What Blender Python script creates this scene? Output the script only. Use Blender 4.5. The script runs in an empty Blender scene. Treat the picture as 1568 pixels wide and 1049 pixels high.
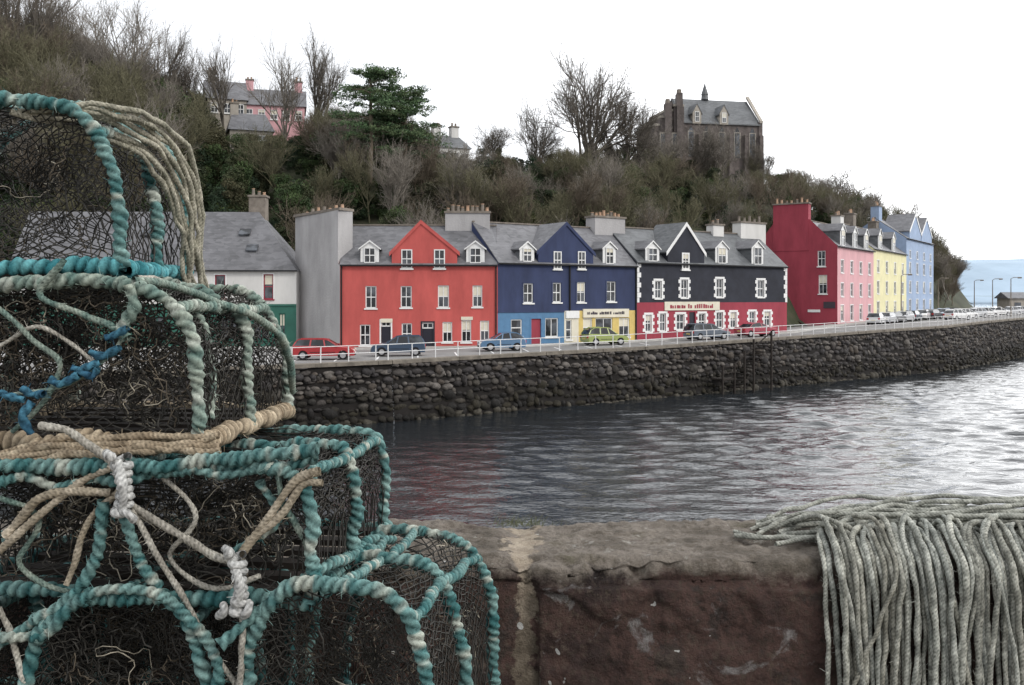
import bpy, math, random
import numpy as np
from mathutils import Vector, Matrix, noise as mnoise
random.seed(7); rng=np.random.default_rng(7)
sc=bpy.context.scene
sc.view_settings.view_transform='Standard'; sc.view_settings.look='None'; sc.view_settings.exposure=0
CAMZ=8.0; FP=1500.0; CX=784.0; HY=460.0
# ---------------------------------------------------------------- materials
def new_mat(name):
    m=bpy.data.materials.new(name); m.use_nodes=True
    nt=m.node_tree; b=nt.nodes["Principled BSDF"]; return m,nt,b
def mat(name,col,rough=.8,var=.25,scale=1.5,bump=0,bscale=10,metal=0,spec=.3,attr=False,streak=0):
    m,nt,b=new_mat(name); N=nt.nodes; L=nt.links
    tc=N.new('ShaderNodeTexCoord')
    no=N.new('ShaderNodeTexNoise'); no.inputs['Scale'].default_value=scale; no.inputs['Detail'].default_value=5; no.inputs['Roughness'].default_value=.65
    mp=N.new('ShaderNodeMapping'); L.new(tc.outputs['Object'],mp.inputs[0]); L.new(mp.outputs[0],no.inputs['Vector'])
    if streak: mp.inputs['Scale'].default_value=(1,1,streak)
    cr=N.new('ShaderNodeMapRange'); cr.inputs['From Min'].default_value=.3; cr.inputs['From Max'].default_value=.7
    cr.inputs['To Min'].default_value=1-var; cr.inputs['To Max'].default_value=1+var
    L.new(no.outputs['Fac'],cr.inputs['Value'])
    mx=N.new('ShaderNodeMix'); mx.data_type='RGBA'; mx.blend_type='MULTIPLY'; mx.inputs[0].default_value=1
    if attr:
        a=N.new('ShaderNodeAttribute'); a.attribute_name='Col'; L.new(a.outputs['Color'],mx.inputs[6])
    else: mx.inputs[6].default_value=(*col,1)
    L.new(cr.outputs[0],mx.inputs[7]); L.new(mx.outputs[2],b.inputs['Base Color'])
    b.inputs['Roughness'].default_value=rough; b.inputs['Metallic'].default_value=metal
    b.inputs['Specular IOR Level'].default_value=spec
    if bump:
        n2=N.new('ShaderNodeTexNoise'); n2.inputs['Scale'].default_value=bscale; n2.inputs['Detail'].default_value=5
        L.new(tc.outputs['Object'],n2.inputs['Vector'])
        bp=N.new('ShaderNodeBump'); bp.inputs['Strength'].default_value=1; bp.inputs['Distance'].default_value=bump
        L.new(n2.outputs['Fac'],bp.inputs['Height']); L.new(bp.outputs[0],b.inputs['Normal'])
    return m
def slate_mat(name,col):
    m,nt,b=new_mat(name); N=nt.nodes; L=nt.links
    tc=N.new('ShaderNodeTexCoord')
    vo=N.new('ShaderNodeTexVoronoi'); vo.inputs['Scale'].default_value=2.2
    mp=N.new('ShaderNodeMapping'); mp.inputs['Scale'].default_value=(1,1,2.2)
    L.new(tc.outputs['Object'],mp.inputs[0]); L.new(mp.outputs[0],vo.inputs['Vector'])
    no=N.new('ShaderNodeTexNoise'); no.inputs['Scale'].default_value=.5; no.inputs['Detail'].default_value=8
    L.new(tc.outputs['Object'],no.inputs['Vector'])
    sep=N.new('ShaderNodeSeparateColor'); L.new(vo.outputs['Color'],sep.inputs[0])
    a=N.new('ShaderNodeMath'); a.operation='MULTIPLY_ADD'; L.new(sep.outputs[0],a.inputs[0]); a.inputs[1].default_value=.45; a.inputs[2].default_value=.3
    c=N.new('ShaderNodeMath'); c.operation='MULTIPLY_ADD'; L.new(no.outputs['Fac'],c.inputs[0]); c.inputs[1].default_value=1.0; L.new(a.outputs[0],c.inputs[2])
    mx=N.new('ShaderNodeMix'); mx.data_type='RGBA'; mx.blend_type='MULTIPLY'; mx.inputs[0].default_value=1
    mx.inputs[6].default_value=(*col,1); L.new(c.outputs[0],mx.inputs[7]); L.new(mx.outputs[2],b.inputs['Base Color'])
    sx=N.new('ShaderNodeSeparateXYZ'); L.new(tc.outputs['Object'],sx.inputs[0])
    w=N.new('ShaderNodeMath'); w.operation='MULTIPLY'; w.inputs[1].default_value=4.2; L.new(sx.outputs[2],w.inputs[0])
    f=N.new('ShaderNodeMath'); f.operation='FRACT'; L.new(w.outputs[0],f.inputs[0])
    bp=N.new('ShaderNodeBump'); bp.inputs['Strength'].default_value=.6; bp.inputs['Distance'].default_value=.03; bp.invert=True
    L.new(f.outputs[0],bp.inputs['Height']); L.new(bp.outputs[0],b.inputs['Normal'])
    b.inputs['Roughness'].default_value=.6
    return m
M={}
def G(name,*a,**k):
    if name not in M: M[name]=mat(name,*a,**k)
    return M[name]
G('white_paint',(.72,.72,.71),.5,.08,3); G('render_red',(.47,.095,.085),.8,.18,.8,streak=.3); G('render_navy',(.031,.042,.095),.75,.25,.8,streak=.3)
G('render_black',(.024,.026,.036),.75,.3,.8); G('render_crimson',(.28,.042,.062),.75,.2,.8,streak=.3)
G('render_pink',(.58,.33,.35),.8,.12,.8,streak=.3); G('render_yellow',(.66,.62,.38),.8,.1,.8); G('render_lightblue',(.28,.36,.50),.8,.12,.8)
G('render_grey',(.36,.35,.35),.9,.22,.5,bump=.03,bscale=6,streak=.3); G('render_white',(.60,.59,.57),.8,.12,.6,streak=.3)
G('render_green',(.03,.12,.09),.6,.15,1); G('paint_blue',(.08,.18,.31),.5,.12,2); G('paint_yellow',(.58,.44,.15),.5,.1,2); G('paint_cream',(.64,.60,.49),.5,.08,2)
G('chimney_stone',(.19,.165,.14),.9,.3,2); G('clay_pot',(.38,.25,.17),.8,.2,3); G('dark_door',(.02,.02,.03),.4,.1,3)
G('church_stone',(.118,.100,.094),.9,.4,.8,bump=.1,bscale=3); G('trim_stone',(.34,.31,.27),.9,.2,1)
G('asphalt',(.20,.195,.19),.9,.2,.6,bump=.01,bscale=30); G('pavement',(.33,.32,.30),.9,.15,1); G('kerb',(.42,.41,.39),.9,.2,2)
G('coping',(.17,.15,.125),.9,.35,1.5,bump=.03,bscale=5); G('galv_white',(.66,.66,.66),.5,.1,3)
G('timber_dark',(.025,.02,.017),.9,.3,3); G('rubber',(.015,.015,.016),.8,.1,5); G('hub',(.45,.45,.46),.35,.1,5,metal=.7); G('lamp_glass',(.7,.68,.62),.2,.05,5,spec=.6); G('tail_red',(.4,.02,.02),.3,.05,5)
G('sign_text',(.05,.04,.05),.6,.1,3); G('wall_joint',(.014,.012,.011),.95,.3,3)
M['slate']=slate_mat('slate',(.120,.120,.128)); M['slate_dark']=slate_mat('slate_dark',(.09,.095,.10))
def glassm(name,col,r=.12):
    m,nt,b=new_mat(name); b.inputs['Base Color'].default_value=(*col,1); b.inputs['Roughness'].default_value=r; b.inputs['Specular IOR Level'].default_value=.5
    N=nt.nodes; no=N.new('ShaderNodeTexNoise'); no.inputs['Scale'].default_value=1.1; tc=N.new('ShaderNodeTexCoord'); nt.links.new(tc.outputs['Object'],no.inputs['Vector'])
    cr=N.new('ShaderNodeValToRGB'); cr.color_ramp.elements[0].position=.42; cr.color_ramp.elements[1].position=.62
    cr.color_ramp.elements[0].color=(*[c*.5 for c in col],1); cr.color_ramp.elements[1].color=(*[c*3 for c in col],1)
    nt.links.new(no.outputs['Fac'],cr.inputs[0]); nt.links.new(cr.outputs[0],b.inputs['Base Color']); return m
M['glass']=glassm('window_glass',(.03,.033,.038)); M['car_glass']=glassm('car_glass',(.02,.023,.026),.06)
# ---------------------------------------------------------------- helpers
def link(o,parent=None):
    sc.collection.objects.link(o)
    if parent: o.parent=parent
    return o
def empty(name,loc=(0,0,0)):
    e=bpy.data.objects.new(name,None); e.location=loc; e.empty_display_size=.3; sc.collection.objects.link(e); return e
class MB:
    def __init__(s): s.v=[]; s.f=[]; s.m=[]; s.mats=[]
    def mi(s,m):
        m=M[m] if isinstance(m,str) else m
        if m not in s.mats: s.mats.append(m)
        return s.mats.index(m)
    def poly(s,pts,m):
        k=len(s.v); s.v+= [tuple(p) for p in pts]; s.f.append(tuple(range(k,k+len(pts)))); s.m.append(s.mi(m))
    def hexa(s,p,m):
        k=len(s.v); s.v+=[tuple(q) for q in p]; i=s.mi(m)
        for f in ((3,2,1,0),(4,5,6,7),(0,1,5,4),(1,2,6,5),(2,3,7,6),(3,0,4,7)):
            s.f.append(tuple(k+a for a in f)); s.m.append(i)
    def box(s,x0,x1,y0,y1,z0,z1,m):
        s.hexa([(x0,y0,z0),(x1,y0,z0),(x1,y1,z0),(x0,y1,z0),(x0,y0,z1),(x1,y0,z1),(x1,y1,z1),(x0,y1,z1)],m)
    def cyl(s,p,r0,r1,h,n,m,axis=2):
        k=len(s.v); i=s.mi(m)
        for j in range(2):
            for a in range(n):
                t=2*math.pi*a/n; r=(r0,r1)[j]; c=[r*math.cos(t),r*math.sin(t)]
                q=[0,0,0]; ax=[0,1,2]; ax.remove(axis); q[ax[0]]=c[0]; q[ax[1]]=c[1]; q[axis]=h*j
                s.v.append((p[0]+q[0],p[1]+q[1],p[2]+q[2]))
        for a in range(n):
            b=(a+1)%n; s.f.append((k+a,k+b,k+n+b,k+n+a)); s.m.append(i)
        s.f.append(tuple(k+a for a in range(n))); s.m.append(i); s.f.append(tuple(k+n+a for a in range(n))); s.m.append(i)
    def done(s,name,parent=None,smooth=False,recalc=True):
        me=bpy.data.meshes.new(name); me.from_pydata(s.v,[],s.f)
        for m in s.mats: me.materials.append(m)
        me.polygons.foreach_set('material_index',s.m)
        if recalc:
            import bmesh
            bm=bmesh.new(); bm.from_mesh(me); bmesh.ops.recalc_face_normals(bm,faces=bm.faces); bm.to_mesh(me); bm.free()
        if smooth: me.polygons.foreach_set('use_smooth',[True]*len(me.polygons))
        me.update(); o=bpy.data.objects.new(name,me); return link(o,parent)
def np_mesh(name,V,Q,mt,col=None,smooth=True,parent=None,obj=True):
    me=bpy.data.meshes.new(name); n=len(V); m=len(Q); k=Q.shape[1]
    me.vertices.add(n); me.vertices.foreach_set('co',np.asarray(V,dtype=np.float32).ravel())
    me.loops.add(m*k); me.loops.foreach_set('vertex_index',np.asarray(Q,dtype=np.int32).ravel())
    me.polygons.add(m); me.polygons.foreach_set('loop_start',np.arange(0,m*k,k,dtype=np.int32)); me.polygons.foreach_set('loop_total',np.full(m,k,dtype=np.int32))
    if smooth: me.polygons.foreach_set('use_smooth',np.ones(m,dtype=bool))
    me.materials.append(mt); me.update(calc_edges=True)
    if col is not None:
        a=me.color_attributes.new('Col','FLOAT_COLOR','POINT'); c=np.ones((n,4),dtype=np.float32); c[:,:3]=col; a.data.foreach_set('color',c.ravel())
    if not obj: return me
    return link(bpy.data.objects.new(name,me),parent)
class Acc:
    def __init__(s): s.V=[];s.Q=[];s.C=[];s.n=0
    def add(s,V,Q,C=None):
        s.V.append(V); s.Q.append(Q+s.n); s.n+=len(V)
        if C is not None: s.C.append(C)
    def done(s,name,mt,parent=None,smooth=True,obj=True):
        return np_mesh(name,np.concatenate(s.V),np.concatenate(s.Q),mt,np.concatenate(s.C) if s.C else None,smooth,parent,obj)
def tube(P,R,n):
    P=np.asarray(P,float); N=len(P); R=np.broadcast_to(np.asarray(R,float),(N,))
    T=np.gradient(P,axis=0); T/=np.linalg.norm(T,axis=1,keepdims=True)+1e-9
    ref=np.array([.31,.52,.79]); m=abs((T@ref)).mean()
    if m>.85: ref=np.array([.9,-.3,.1])
    A=np.cross(T,ref); A/=np.linalg.norm(A,axis=1,keepdims=True)+1e-9; B=np.cross(T,A)
    th=np.arange(n)*2*np.pi/n
    V=P[:,None]+R[:,None,None]*(np.cos(th)[None,:,None]*A[:,None]+np.sin(th)[None,:,None]*B[:,None])
    i=np.arange(N-1)[:,None]*n; j=np.arange(n)[None]; j2=(j+1)%n
    Q=np.stack([i+j,i+j2,i+n+j2,i+n+j],-1).reshape(-1,4)
    return V.reshape(-1,3),Q
def catmull(P,step):
    P=np.asarray(P,float); 
    Q=np.vstack([2*P[0]-P[1],P,2*P[-1]-P[-2]]); out=[]
    for i in range(1,len(Q)-2):
        t=np.linspace(0,1,24,endpoint=False)[:,None]; a,b,c,d=Q[i-1],Q[i],Q[i+1],Q[i+2]
        out.append(.5*((2*b)+(-a+c)*t+(2*a-5*b+4*c-d)*t**2+(-a+3*b-3*c+d)*t**3))
    out=np.vstack(out+[P[-1:]]); s=np.r_[0,np.cumsum(np.linalg.norm(np.diff(out,axis=0),axis=1))]
    n=max(4,int(s[-1]/step)); u=np.linspace(0,s[-1],n)
    return np.stack([np.interp(u,s,out[:,k]) for k in range(3)],1),u
def rope(acc,P,r,pitch,lobes,cA,cB,ring=12,step=.0042,depth=.3,jit=.0015,fuzz=90,wild=.5,cx=None):
    P,s=catmull(P,step); N=len(P)
    k=max(3,int(s[-1]/.045)+2)
    J=np.stack([np.interp(s,np.linspace(0,s[-1],k),rng.normal(0,jit,k)) for _ in range(3)],1); P=P+J
    T=np.gradient(P,axis=0); T/=np.linalg.norm(T,axis=1,keepdims=True)+1e-9
    A=np.zeros_like(P); a=np.cross(T[0],[.3,.5,.81]); a/=np.linalg.norm(a)
    for i in range(N):
        a=a-T[i]*np.dot(a,T[i]); a/=np.linalg.norm(a)+1e-9; A[i]=a
    B=np.cross(T,A); th=np.arange(ring)*2*np.pi/ring
    ph=th[None]+2*np.pi*(s[:,None]/pitch)+np.interp(s,np.linspace(0,s[-1],k),np.cumsum(rng.normal(0,wild,k)))[:,None]
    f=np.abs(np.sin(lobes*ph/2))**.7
    kk=max(4,int(s[-1]/.02)+2)
    rv=np.interp(s,np.linspace(0,s[-1],kk),rng.uniform(1-.12-.12*wild,1.1+.14*wild,kk))
    R=r*rv[:,None]*(1-depth+depth*f)
    D3=np.cos(th)[None,:,None]*A[:,None]+np.sin(th)[None,:,None]*B[:,None]
    V=P[:,None]+R[...,None]*D3
    i=np.arange(N-1)[:,None]*ring; j=np.arange(ring)[None]; j2=(j+1)%ring
    Q=np.stack([i+j,i+j2,i+ring+j2,i+ring+j],-1).reshape(-1,4)
    k2=max(4,int(s[-1]/.016)+2)
    mixn=np.clip(np.interp(s,np.linspace(0,s[-1],k2),rng.beta(.9,1.2,k2)),0,1)[:,None,None]
    # worn, sun-bleached outer fibres plus painted highlights: paler on the crown of each turn
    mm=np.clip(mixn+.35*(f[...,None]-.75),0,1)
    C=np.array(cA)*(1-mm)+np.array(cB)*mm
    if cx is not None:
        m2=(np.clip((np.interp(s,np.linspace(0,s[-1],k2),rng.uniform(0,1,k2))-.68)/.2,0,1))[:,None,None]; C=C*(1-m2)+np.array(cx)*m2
    C=C*(.26+.80*f[...,None])*rng.uniform(.78,1.22,(N,1,1))*rng.uniform(.88,1.12,(N,ring,1))  # twist grooves darkened in the vertex colour: painted crevice shade
    acc.add(V.reshape(-1,3),Q,C.reshape(-1,3))
    nf=int(s[-1]*fuzz)
    if nf>0:
        ii=rng.integers(0,N,nf); jj=rng.integers(0,ring,nf); p=V[ii,jj]; d=D3[ii,jj]*.6+rng.normal(0,.6,(nf,3)); d/=np.linalg.norm(d,axis=1,keepdims=True)
        l=rng.uniform(.004,.015,(nf,1)); w_=np.cross(d,rng.normal(0,1,(nf,3))); w_/=np.linalg.norm(w_,axis=1,keepdims=True); w_*=.00045
        VV=np.stack([p-w_,p+w_,p+d*l+w_*.4,p+d*l-w_*.4],1).reshape(-1,3); CC_=np.repeat(C[ii,jj]*1.3,4,0)
        acc.add(VV,np.arange(4*nf).reshape(-1,4),CC_)
def X_at(px,D): return (px-CX)/FP*D
def Z_at(py,D): return CAMZ+(HY-py)/FP*D
def W3(px,py,D): return (X_at(px,D),D,Z_at(py,D))
# ---------------------------------------------------------------- camera / world / light
cam=bpy.data.cameras.new("camera"); co=bpy.data.objects.new("camera",cam); sc.collection.objects.link(co)
co.location=(0,0,CAMZ); co.rotation_euler=(math.pi/2,0,0); cam.lens=36*1500/1568; cam.shift_y=-64.5/1568; cam.clip_end=8000; cam.clip_start=.05
sc.camera=co
w=bpy.data.worlds.new("World"); sc.world=w; w.use_nodes=True; nt=w.node_tree
bg=nt.nodes['Background']; sk=nt.nodes.new('ShaderNodeTexSky'); sk.sky_type='NISHITA'; sk.sun_disc=False
sk.sun_elevation=math.radians(38); sk.sun_rotation=math.radians(130); sk.dust_density=3; sk.air_density=1
mx=nt.nodes.new('ShaderNodeMix'); mx.data_type='RGBA'; mx.inputs[0].default_value=.9
mx.inputs[7].default_value=(9.2,9.35,9.65,1)
nt.links.new(sk.outputs[0],mx.inputs[6])
tcw=nt.nodes.new('ShaderNodeTexCoord'); dp=nt.nodes.new('ShaderNodeVectorMath'); dp.operation='DOT_PRODUCT'
gv=Vector((.78,.60,.25)).normalized(); dp.inputs[1].default_value=gv; nt.links.new(tcw.outputs['Generated'],dp.inputs[0])
mr=nt.nodes.new('ShaderNodeMapRange'); mr.interpolation_type='SMOOTHSTEP'; mr.inputs['From Min'].default_value=.5; mr.inputs['From Max'].default_value=1; mr.inputs['To Min'].default_value=0; mr.inputs['To Max'].default_value=14
nt.links.new(dp.outputs['Value'],mr.inputs['Value'])
ad=nt.nodes.new('ShaderNodeVectorMath'); ad.operation='ADD'; nt.links.new(mx.outputs[2],ad.inputs[0]); nt.links.new(mr.outputs[0],ad.inputs[1])
nt.links.new(ad.outputs[0],bg.inputs[0]); bg.inputs[1].default_value=.138
sun=bpy.data.lights.new("sun",'SUN'); sun.energy=1.45; sun.angle=math.radians(12); sun.color=(1,.96,.90)
so=bpy.data.objects.new("sun",sun); sc.collection.objects.link(so)
az=math.radians(130); el=math.radians(38)
d=Vector((math.sin(az)*math.cos(el),math.cos(az)*math.cos(el),math.sin(el)))
so.rotation_euler=d.to_track_quat('Z','Y').to_euler()
# ---------------------------------------------------------------- ground
gx=[-140,-14,0,11,18,28.9,40.5,50.2,62,74,120,160]; gz=[3.9,3.95,4.1,4.2,4.38,4.62,4.92,5.1,5.35,5.5,5.7,5.7]
def g(x): return float(np.interp(x,gx,gz))
wx=[-120,-60,-13.7,-8,18,49.7,73.7,100,150]; wy=[5,36,61.5,64.9,85.7,112,141,165,205]
def wallY(x): return float(np.interp(x,wx,wy))
fpts=[(-60,81),(-14.4,82),(-1.2,82.5),(11.6,91),(28.9,103),(40.5,122),(50.2,136),(62,154),(74,172),(110,205)]
def facY(x): return float(np.interp(x,[p[0] for p in fpts],[p[1] for p in fpts]))
xs=np.arange(-120,150.1,1.0)
mb=MB()
for a,b in zip(xs[:-1],xs[1:]):
    fa=lambda x:wallY(x)+.3
    fb=lambda x:max(facY(x)+10,wallY(x)+30)
    mb.poly([(a,fa(a),g(a)),(b,fa(b),g(b)),(b,fb(b),g(b)),(a,fb(a),g(a))],'asphalt')
mb.done("road")
mb=MB()
for a,b in zip(xs[:-1],xs[1:]):
    if a<-60 or b>76: continue
    ya,yb=facY(a)-2.2,facY(b)-2.2
    mb.hexa([(a,ya,g(a)-.1),(b,yb,g(b)-.1),(b,yb+.2,g(b)-.1),(a,ya+.2,g(a)-.1),(a,ya,g(a)+.13),(b,yb,g(b)+.13),(b,yb+.2,g(b)+.13),(a,ya+.2,g(a)+.13)],'kerb')
    mb.poly([(a,ya+.2,g(a)+.126),(b,yb+.2,g(b)+.126),(b,yb+4,g(b)+.126),(a,ya+4,g(a)+.126)],'pavement')
mb.done("pavement")
mb=MB()
for x in np.arange(-30,70,2.6):
    y=wallY(x)+2.0
    mb.poly([(x,y,g(x)+.008),(x+.12,y,g(x)+.008),(x+.12-.4,y+4.2,g(x)+.008),(x-.4,y+4.2,g(x)+.008)],'white_paint')
mb.done("parking_bay_marking")
# ---------------------------------------------------------------- quay wall of rubble stones
stone=mat('rubble_stone',(1,1,1),.85,.5,3.5,bump=.06,bscale=6,attr=True)
pts=[(x,wallY(x)) for x in (-60,-13.7,-8,18,49.7,73.7,100,150)]
V=[];F=[];C=[]
def add_stone(o,e,n,u0,u1,z0,z1,c,prot):
    k=len(V); uc,zc=(u0+u1)/2,(z0+z1)/2; hu,hz=(u1-u0)/2,(z1-z0)/2
    tilt=random.uniform(-.16,.16); ou=[]
    for i in range(8):
        t=i*math.pi/4+.39; cu,cz=math.cos(t),math.sin(t); s=max(abs(cu),abs(cz))**-.75
        ou.append((cu*s*hu*random.uniform(.84,1.1),cz*s*hz*random.uniform(.82,1.12)+tilt*cu*hz))
    def pt(u,z,wd):
        wv=wd+(4.5-z)*.09; return (o[0]+e[0]*u+n[0]*wv,o[1]+e[1]*u+n[1]*wv,z)
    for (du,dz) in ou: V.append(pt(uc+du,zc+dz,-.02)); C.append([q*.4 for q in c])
    tx,tz=random.uniform(-.07,.07),random.uniform(-.08,.08)
    for (du,dz) in ou: V.append(pt(uc+du*.8,zc+dz*.76,prot+tx*du/hu+tz*dz/hz)); C.append(c)
    V.append(pt(uc,zc,prot+.02)); C.append(c)
    for i in range(8): j=(i+1)%8; F.append((k+i,k+j,k+8+j,k+8+i))
    for i in (0,2,4,6): F.append((k+16,k+8+i,k+8+(i+1)%8,k+8+(i+2)%8))
def stone_col(z):
    wet=1/(1+math.exp((z-1.5+random.uniform(-.7,.7))*3.5))
    base=random.choice([(.056,.050,.046),(.07,.062,.057),(.040,.036,.036),(.095,.085,.076),(.034,.031,.031),(.065,.054,.045),(.048,.044,.043),(.115,.104,.094)])
    wc=random.choice([(.016,.014,.010),(.022,.019,.012),(.012,.011,.010)])
    if z<.0: wc=(.05,.045,.035)
    return [base[i]*(1-wet)+wc[i]*wet for i in range(3)]
for (a,b) in zip(pts[:-1],pts[1:]):
    L=math.hypot(b[0]-a[0],b[1]-a[1]); e=((b[0]-a[0])/L,(b[1]-a[1])/L); n=(e[1],-e[0])
    z=-.6
    while z<5.7:
        h=random.uniform(.24,.5); u=-.02; ph=random.uniform(0,6)
        while u<L:
            wd=random.uniform(.25,.9)*(h/.36)
            if u+wd>L-.2: wd=L-u
            zt=g(a[0]+e[0]*(u+wd/2))-.2; zz=z+.16*math.sin(u*.45+ph)
            if zz<zt-.08:
                dz=random.uniform(-.1,.1); hh=h*random.uniform(.75,1.2)
                add_stone(a,e,n,u,u+wd,zz+dz,min(zz+dz+hh,zt),stone_col(z),random.uniform(.05,.18))
                if random.random()<.16 and zz+1.9*h<zt: add_stone(a,e,n,u-.05,u+wd*random.uniform(.7,1.2),zz+dz+.1,zz+dz+1.8*h,stone_col(z),random.uniform(.17,.27))
            u+=wd
        z+=h
qw=empty("quay_wall")
np_mesh("stones",np.array(V),np.array(F),stone,np.array(C),False,qw)
mb=MB()
for (a,b) in zip(pts[:-1],pts[1:]):
    L=math.hypot(b[0]-a[0],b[1]-a[1]); e=((b[0]-a[0])/L,(b[1]-a[1])/L); n=(e[1],-e[0])
    mb.poly([(a[0]+n[0]*.46,a[1]+n[1]*.46,-.6),(b[0]+n[0]*.46,b[1]+n[1]*.46,-.6),(b[0],b[1],g(b[0])-.1),(a[0],a[1],g(a[0])-.1)],'wall_joint')
    u=0
    while u<L-.05:
        l=min(random.uniform(1.0,1.9),L-u); x0=a[0]+e[0]*u; y0=a[1]+e[1]*u; x1=a[0]+e[0]*(u+l-.02); y1=a[1]+e[1]*(u+l-.02)
        o=random.uniform(.12,.22)
        p=[]
        for dz in (-.22,.02):
            p+=[(x0+n[0]*o,y0+n[1]*o,g(x0)+dz),(x1+n[0]*o,y1+n[1]*o,g(x1)+dz),(x1-n[0]*.75,y1-n[1]*.75,g(x1)+dz),(x0-n[0]*.75,y0-n[1]*.75,g(x0)+dz)]
        mb.hexa(p,'coping'); u+=l
mb.done("coping_stones",qw)
acc=Acc()
for (a,b) in zip(pts[:-1],pts[1:]):
    L=math.hypot(b[0]-a[0],b[1]-a[1]); e=((b[0]-a[0])/L,(b[1]-a[1])/L); n=(e[1],-e[0])
    us=np.arange(0,L,1.9)
    for u in us:
        x=a[0]+e[0]*u-n[0]*.4; y=a[1]+e[1]*u-n[1]*.4; z=g(x)
        acc.add(*tube([(x,y,z),(x,y,z+.55),(x+random.uniform(-.02,.02),y,z+1.08)],.042,6))
    for h in (1.05,.55):
        P=[(a[0]+e[0]*u-n[0]*.4,a[1]+e[1]*u-n[1]*.4,g(a[0]+e[0]*u)+h) for u in np.r_[us,L]]
        if len(P)>1: acc.add(*tube(P,.026,5))
acc.done("quay_railing",M['galv_white'])
st=MB()
a,b=(17.0,84.0),(22.3,88.4); L=math.hypot(b[0]-a[0],b[1]-a[1]); e=((b[0]-a[0])/L,(b[1]-a[1])/L); n=(e[1],-e[0])
def sp(u,wd,z): return (a[0]+e[0]*u+n[0]*wd,a[1]+e[1]*u+n[1]*wd,z)
def sbox(u0,u1,w0,w1,z0,z1,m='timber_dark'):
    st.hexa([sp(u0,w1,z0),sp(u1,w1,z0),sp(u1,w0,z0),sp(u0,w0,z0),sp(u0,w1,z1),sp(u1,w1,z1),sp(u1,w0,z1),sp(u0,w0,z1)],m)
for i in range(14): sbox(L-.35-i*.3,L-i*.3+.02,0,1.2,3.9-i*.27,4.0-i*.27)
sbox(0,1.6,0,1.3,1.2,1.35)
for u,zt in ((0,2.5),(1.6,2.6),(3.0,3.6),(4.3,4.6),(L,5.3)): sbox(u,u+.14,1.2,1.34,-.5,zt)
for u0,u1,z0,z1 in ((0,1.6,2.3,2.4),(0,1.6,1.8,1.88)): sbox(u0,u1,1.22,1.3,z0,z1)
st.hexa([sp(1.6,1.3,2.4),sp(L,1.3,5.1),sp(L,1.22,5.1),sp(1.6,1.22,2.4),sp(1.6,1.3,2.5),sp(L,1.3,5.2),sp(L,1.22,5.2),sp(1.6,1.22,2.5)],'timber_dark')
st.done("landing_steps")
# ---------------------------------------------------------------- sea (real wave geometry where it is seen)
m,nt,b=new_mat('sea_water'); N=nt.nodes; L_=nt.links
b.inputs['Base Color'].default_value=(.014,.017,.020,1); b.inputs['Roughness'].default_value=.04; b.inputs['IOR'].default_value=1.33
tc=N.new('ShaderNodeTexCoord'); hs=[]
for sx,sy,amp in ((1.8,3.6,.042),(5,9,.009)):
    mp=N.new('ShaderNodeMapping'); mp.inputs['Scale'].default_value=(sx,sy,1); mp.inputs['Rotation'].default_value=(0,0,.15)
    no=N.new('ShaderNodeTexNoise'); no.inputs['Scale'].default_value=1; no.inputs['Detail'].default_value=2; no.inputs['Distortion'].default_value=.5
    L_.new(tc.outputs['Object'],mp.inputs[0]); L_.new(mp.outputs[0],no.inputs['Vector'])
    mu=N.new('ShaderNodeMath'); mu.operation='MULTIPLY'; mu.inputs[1].default_value=amp; L_.new(no.outputs['Fac'],mu.inputs[0]); hs.append(mu)
ad=N.new('ShaderNodeMath'); L_.new(hs[0].outputs[0],ad.inputs[0]); L_.new(hs[1].outputs[0],ad.inputs[1])
bp=N.new('ShaderNodeBump'); bp.inputs['Distance'].default_value=1.0; bp.inputs['Strength'].default_value=1; L_.new(ad.outputs[0],bp.inputs['Height']); L_.new(bp.outputs[0],b.inputs['Normal'])
xa=np.concatenate([[-3000,-800,-200,-90,-50],np.arange(-25,95,.30),[110,140,200,500,1500,4000]]); ya=np.concatenate([[-500,-50,10,25],np.arange(33,150,.20),[170,200,260,400,900,2500,7000]])
XX,YY=np.meshgrid(xa,ya); Zw=np.zeros_like(XX); r_=np.random.default_rng(11)
wX=XX+.5*np.sin(YY*.5+.7*np.sin(XX*.2))+.9*np.sin(YY*.17); wY=YY+.35*np.sin(XX*.45+.8*np.sin(YY*.31))+.8*np.sin(XX*.13+1)
for i in range(38):
    lam=r_.uniform(.8,3.0); th=r_.normal(-1.7,.5); k=2*np.pi/lam; am=.0092*lam
    Zw+=am*np.sin(k*(wX*np.cos(th)*.9+wY*np.sin(th))+r_.uniform(0,6.28))
patch=.6+.33*np.sin(XX*.09+1.3*np.sin(YY*.07))*np.sin(YY*.12+.6)+np.clip((XX+5)/70,0,.35)
fade=np.clip((XX+27)/3,0,1)*np.clip((97-XX)/5,0,1)*np.clip((YY-30)/3,0,1)*np.clip((152-YY)/5,0,1)
Zw*=patch*fade*.62
ny,nx=XX.shape; idx=np.arange(nx*ny).reshape(ny,nx)
Q=np.stack([idx[:-1,:-1],idx[:-1,1:],idx[1:,1:],idx[1:,:-1]],-1).reshape(-1,4)
np_mesh("sea",np.stack([XX,YY,Zw],-1).reshape(-1,3),Q,m)
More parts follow.
